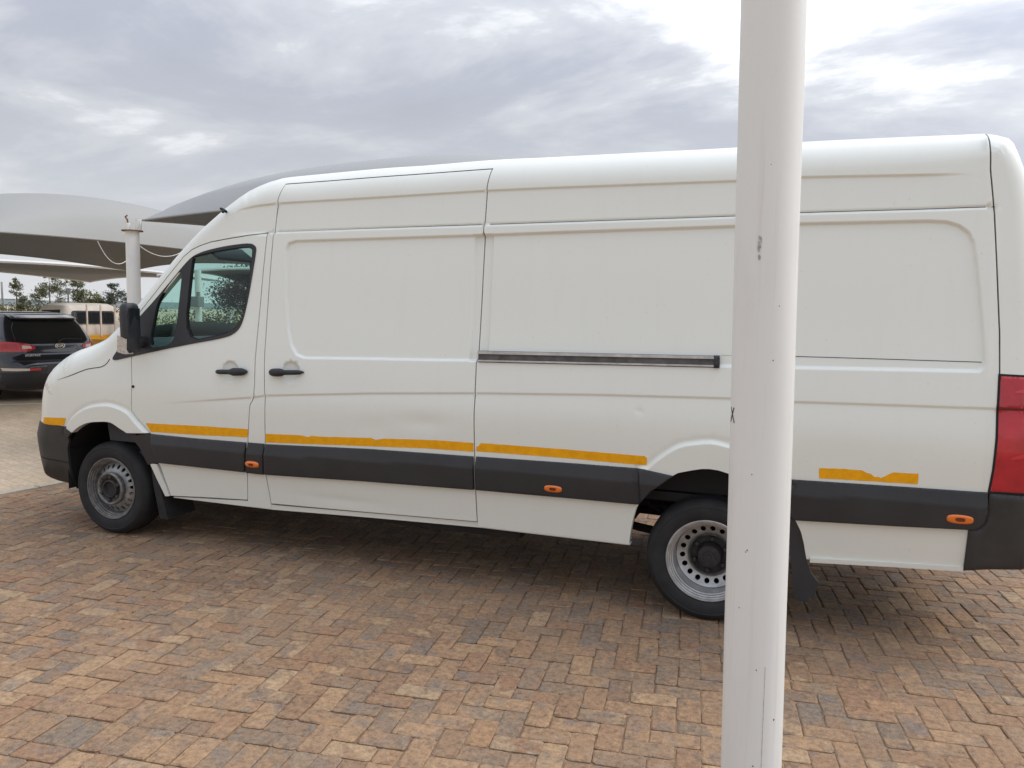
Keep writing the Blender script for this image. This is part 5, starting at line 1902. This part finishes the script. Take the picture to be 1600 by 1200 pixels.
# ------------------------------------------------------------------ trees
def tree(name, label, base, blobs, trunk_h, material, n, leaf, group='trees behind the parked cars', droop=0.0, limbs=True):
    r_ = random.Random(sum(map(ord, label)) + int(abs(base[0])*7))
    root = empty(name, base)
    tag(root, label, 'tree' if trunk_h > 0.3 else 'bush', group)
    tk = MB()
    top = Vector((blobs[0][0], blobs[0][1], blobs[0][2]))
    tr = max(0.03, 0.028*top.z)
    tk.tube([(0, 0, -.1), (top.x*.2+.03, top.y*.2, trunk_h*.6), (top.x*.6, top.y*.6, trunk_h), tuple(top)], [tr*1.3, tr, tr*.8, tr*.25], 7)
    for b in blobs:
        tk.tube([(top.x*.5, top.y*.5, trunk_h*.9), (b[0]*.7, b[1]*.7, b[2]*.75), (b[0], b[1], b[2])], [tr*.6, tr*.35, tr*.12], 5)
    tk.build('trunk', 'bark', root, smooth=True)
    vs, fs = [], []
    tot = sum(b[3]*b[4] for b in blobs)
    for (bx, by, bz, rx, rz) in blobs:
        m_ = int(n*rx*rz/tot)
        clumps = []
        for _ in range(max(6, m_//45)):
            d = Vector((r_.gauss(0, 1), r_.gauss(0, 1), r_.gauss(0, 1))).normalized()*r_.uniform(0.35, 1.05)
            clumps.append(Vector((bx+d.x*rx, by+d.y*rx, bz+d.z*rz)))
        for _ in range(m_):
            c = r_.choice(clumps)
            s_ = rx*0.20
            q = c+Vector((r_.gauss(0, s_), r_.gauss(0, s_), r_.gauss(0, s_*.8)-abs(r_.gauss(0, 1))*droop*s_))
            a = Vector((r_.uniform(-1, 1), r_.uniform(-1, 1), r_.uniform(-1, 1))).normalized()
            b2 = a.cross(Vector((r_.uniform(-1, 1), r_.uniform(-1, 1), r_.uniform(-1, 1)))).normalized()
            L = leaf*r_.uniform(.6, 1.4)
            k = len(vs)
            vs += [q-a*L, q+b2*L*.35, q+a*L, q-b2*L*.35]
            fs.append((k, k+1, k+2, k+3))
    me = bpy.data.meshes.new('crown')
    me.from_pydata([tuple(v) for v in vs], [], fs)
    me.materials.append(MATS[material])
    link(bpy.data.objects.new('crown', me), root)
    return root


tree('gum_tree', 'slim olive gum tree with sparse crown beside the lamp pole', (-60.0, 46.6, 0), [(0, 0, 3.0, .55, .7), (.2, .1, 2.2, .6, .6), (.5, .3, 1.5, .7, .5), (0, 0, 3.6, .35, .35)], 1.2, 'leaf_olive', 1500, .10)
tree('gum_tree', 'widest olive gum tree standing above the pickup cab', (-57.2, 47.6, 0), [(0, 0, 3.1, 1.1, .9), (-.9, -.6, 2.5, .9, .7), (.9, .6, 3.1, .8, .8), (0, 0, 4.1, .8, .5), (-.6, -.4, 1.5, 1.0, .6), (.8, .5, 1.6, 1., .6)], 1.3, 'leaf_olive', 3600, .10)
tree('gum_tree', 'narrow olive gum tree between the widest one and the low tree', (-54.9, 48.5, 0), [(0, 0, 3.6, .6, .6), (.1, .1, 2.7, .75, .7), (.2, .1, 1.8, .8, .6)], 1.3, 'leaf_olive', 2200, .10)
tree('round_tree', 'low yellow-green tree beside the dark pointed tree', (-53.4, 49.0, 0), [(0, 0, 2.3, .8, .5), (.3, .2, 1.7, 1.0, .5), (-.6, -.4, 1.6, .7, .5)], 1.0, 'leaf_yellow_green', 2000, .10)
tree('pine_tree', 'dark grey-green pine with ragged top near the white post', (-51.8, 49.7, 0), [(0, 0, 2.6, .9, .7), (-.2, -.1, 3.3, .5, .5), (.7, .5, 2.2, .7, .5), (1.1, .8, 1.6, .7, .5), (-.5, -.3, 2.0, .7, .5)], 1.2, 'leaf_dark', 3000, .09)
for k, (x, y, r_, h_, lab) in enumerate(((-63.2, 44.2, 1.3, .9, 'olive bush at the foot of the lamp pole'), (-60.6, 45.9, 1.2, .8, 'olive bush below the slim gum tree'), (-58.6, 46.9, 1.2, .8, 'rounded bush between the slim and the widest gum tree'))):
    tree('bush', lab, (x, y, 0), [(0, 0, h_, r_, h_*.9), (.8, .5, h_*.8, r_*.8, h_*.7)], 0.2, 'leaf_yellow_green', 1500, .11, 'bushes behind the parked cars')
# seen through the van cab
tree('conifer', 'drooping dark conifer seen through the van cab windows', (-9.6, 15.2, 0), [(0, 0, 2.6, .9, .8), (.5, .5, 2.0, .9, .7), (-.5, -.5, 2.2, .7, .4), (.9, .9, 2.9, .8, .8), (.2, .2, 1.3, .8, .5)], 1.0, 'leaf_needle', 22000, .046, 'trees beyond the van', 1.2)
tree('bush', 'dense green bush seen through the van cab', (-9.6, 13.4, 0), [(0, 0, .8, .8, .8), (.4, .4, .6, .8, .6), (-.4, -.4, .5, .5, .5)], 0.2, 'leaf_needle', 6000, .04, 'bushes beyond the van')
tree('bush', 'wide olive bush far beyond the van windscreen', (-19.5, 21.5, 0), [(0, 0, .9, 1.6, .9), (1.6, 1.2, .8, 1.5, .8), (-1.5, -1.1, .7, 1.4, .7), (3.0, 2.3, .9, 1.4, .9)], 0.2, 'leaf_yellow_green', 5000, .07, 'bushes beyond the van')
up_ = empty('utility_post', (-3.62, 6.16, -0.045))
tag(up_, 'white post with grey meter box seen through the van cab', 'post')
MB().tube([(0, 0, -.05), (0, 0, 2.35)], 0.052, 14).build('tube', 'white_pole_enamel', up_, smooth=True)
MB().box((0.02, -.09, 1.83), (0.24, 0.14, 0.17), 0.01).tube([(.08, -.09, 1.9), (.08, -.09, 1.99)], .03, 8).build('meter_box', 'box_grey', up_)
bb = MB().box((-3.86, 6.05, 1.35), (0.17, 0.03, 0.32), 0.004).tube([(-3.86, 6.07, -.05), (-3.86, 6.07, 1.3)], 0.02, 8).build('notice_board', 'brown_board', None)
tag(bb, 'small brown board on a stake beside the meter box post', 'board')
lpst = empty('lamp_pole', (-61.2, 46.15, 0))
tag(lpst, 'thin grey steel lamp pole beyond the black car', 'lamp pole')
MB().tube([(0, 0, -.1), (0, 0, 3.6)], [0.10, 0.08], 10).build('pole', 'galvanised', lpst, smooth=True)
MB().box((0.5, .35, 2.05), (0.9, .3, .12), .02).build('bracket', 'galvanised', lpst)
m2 = empty('lamp_pole', (-55.8, 48.3, 0))
tag(m2, 'short pale mast between the gum trees', 'lamp pole')
MB().tube([(0, 0, -.1), (0, 0, 3.1)], [0.08, 0.06], 10).build('pole', 'galvanised', m2, smooth=True)
MB().box((0, 0, 2.9), (.28, .28, .5), .03).build('head', 'galvanised', m2)
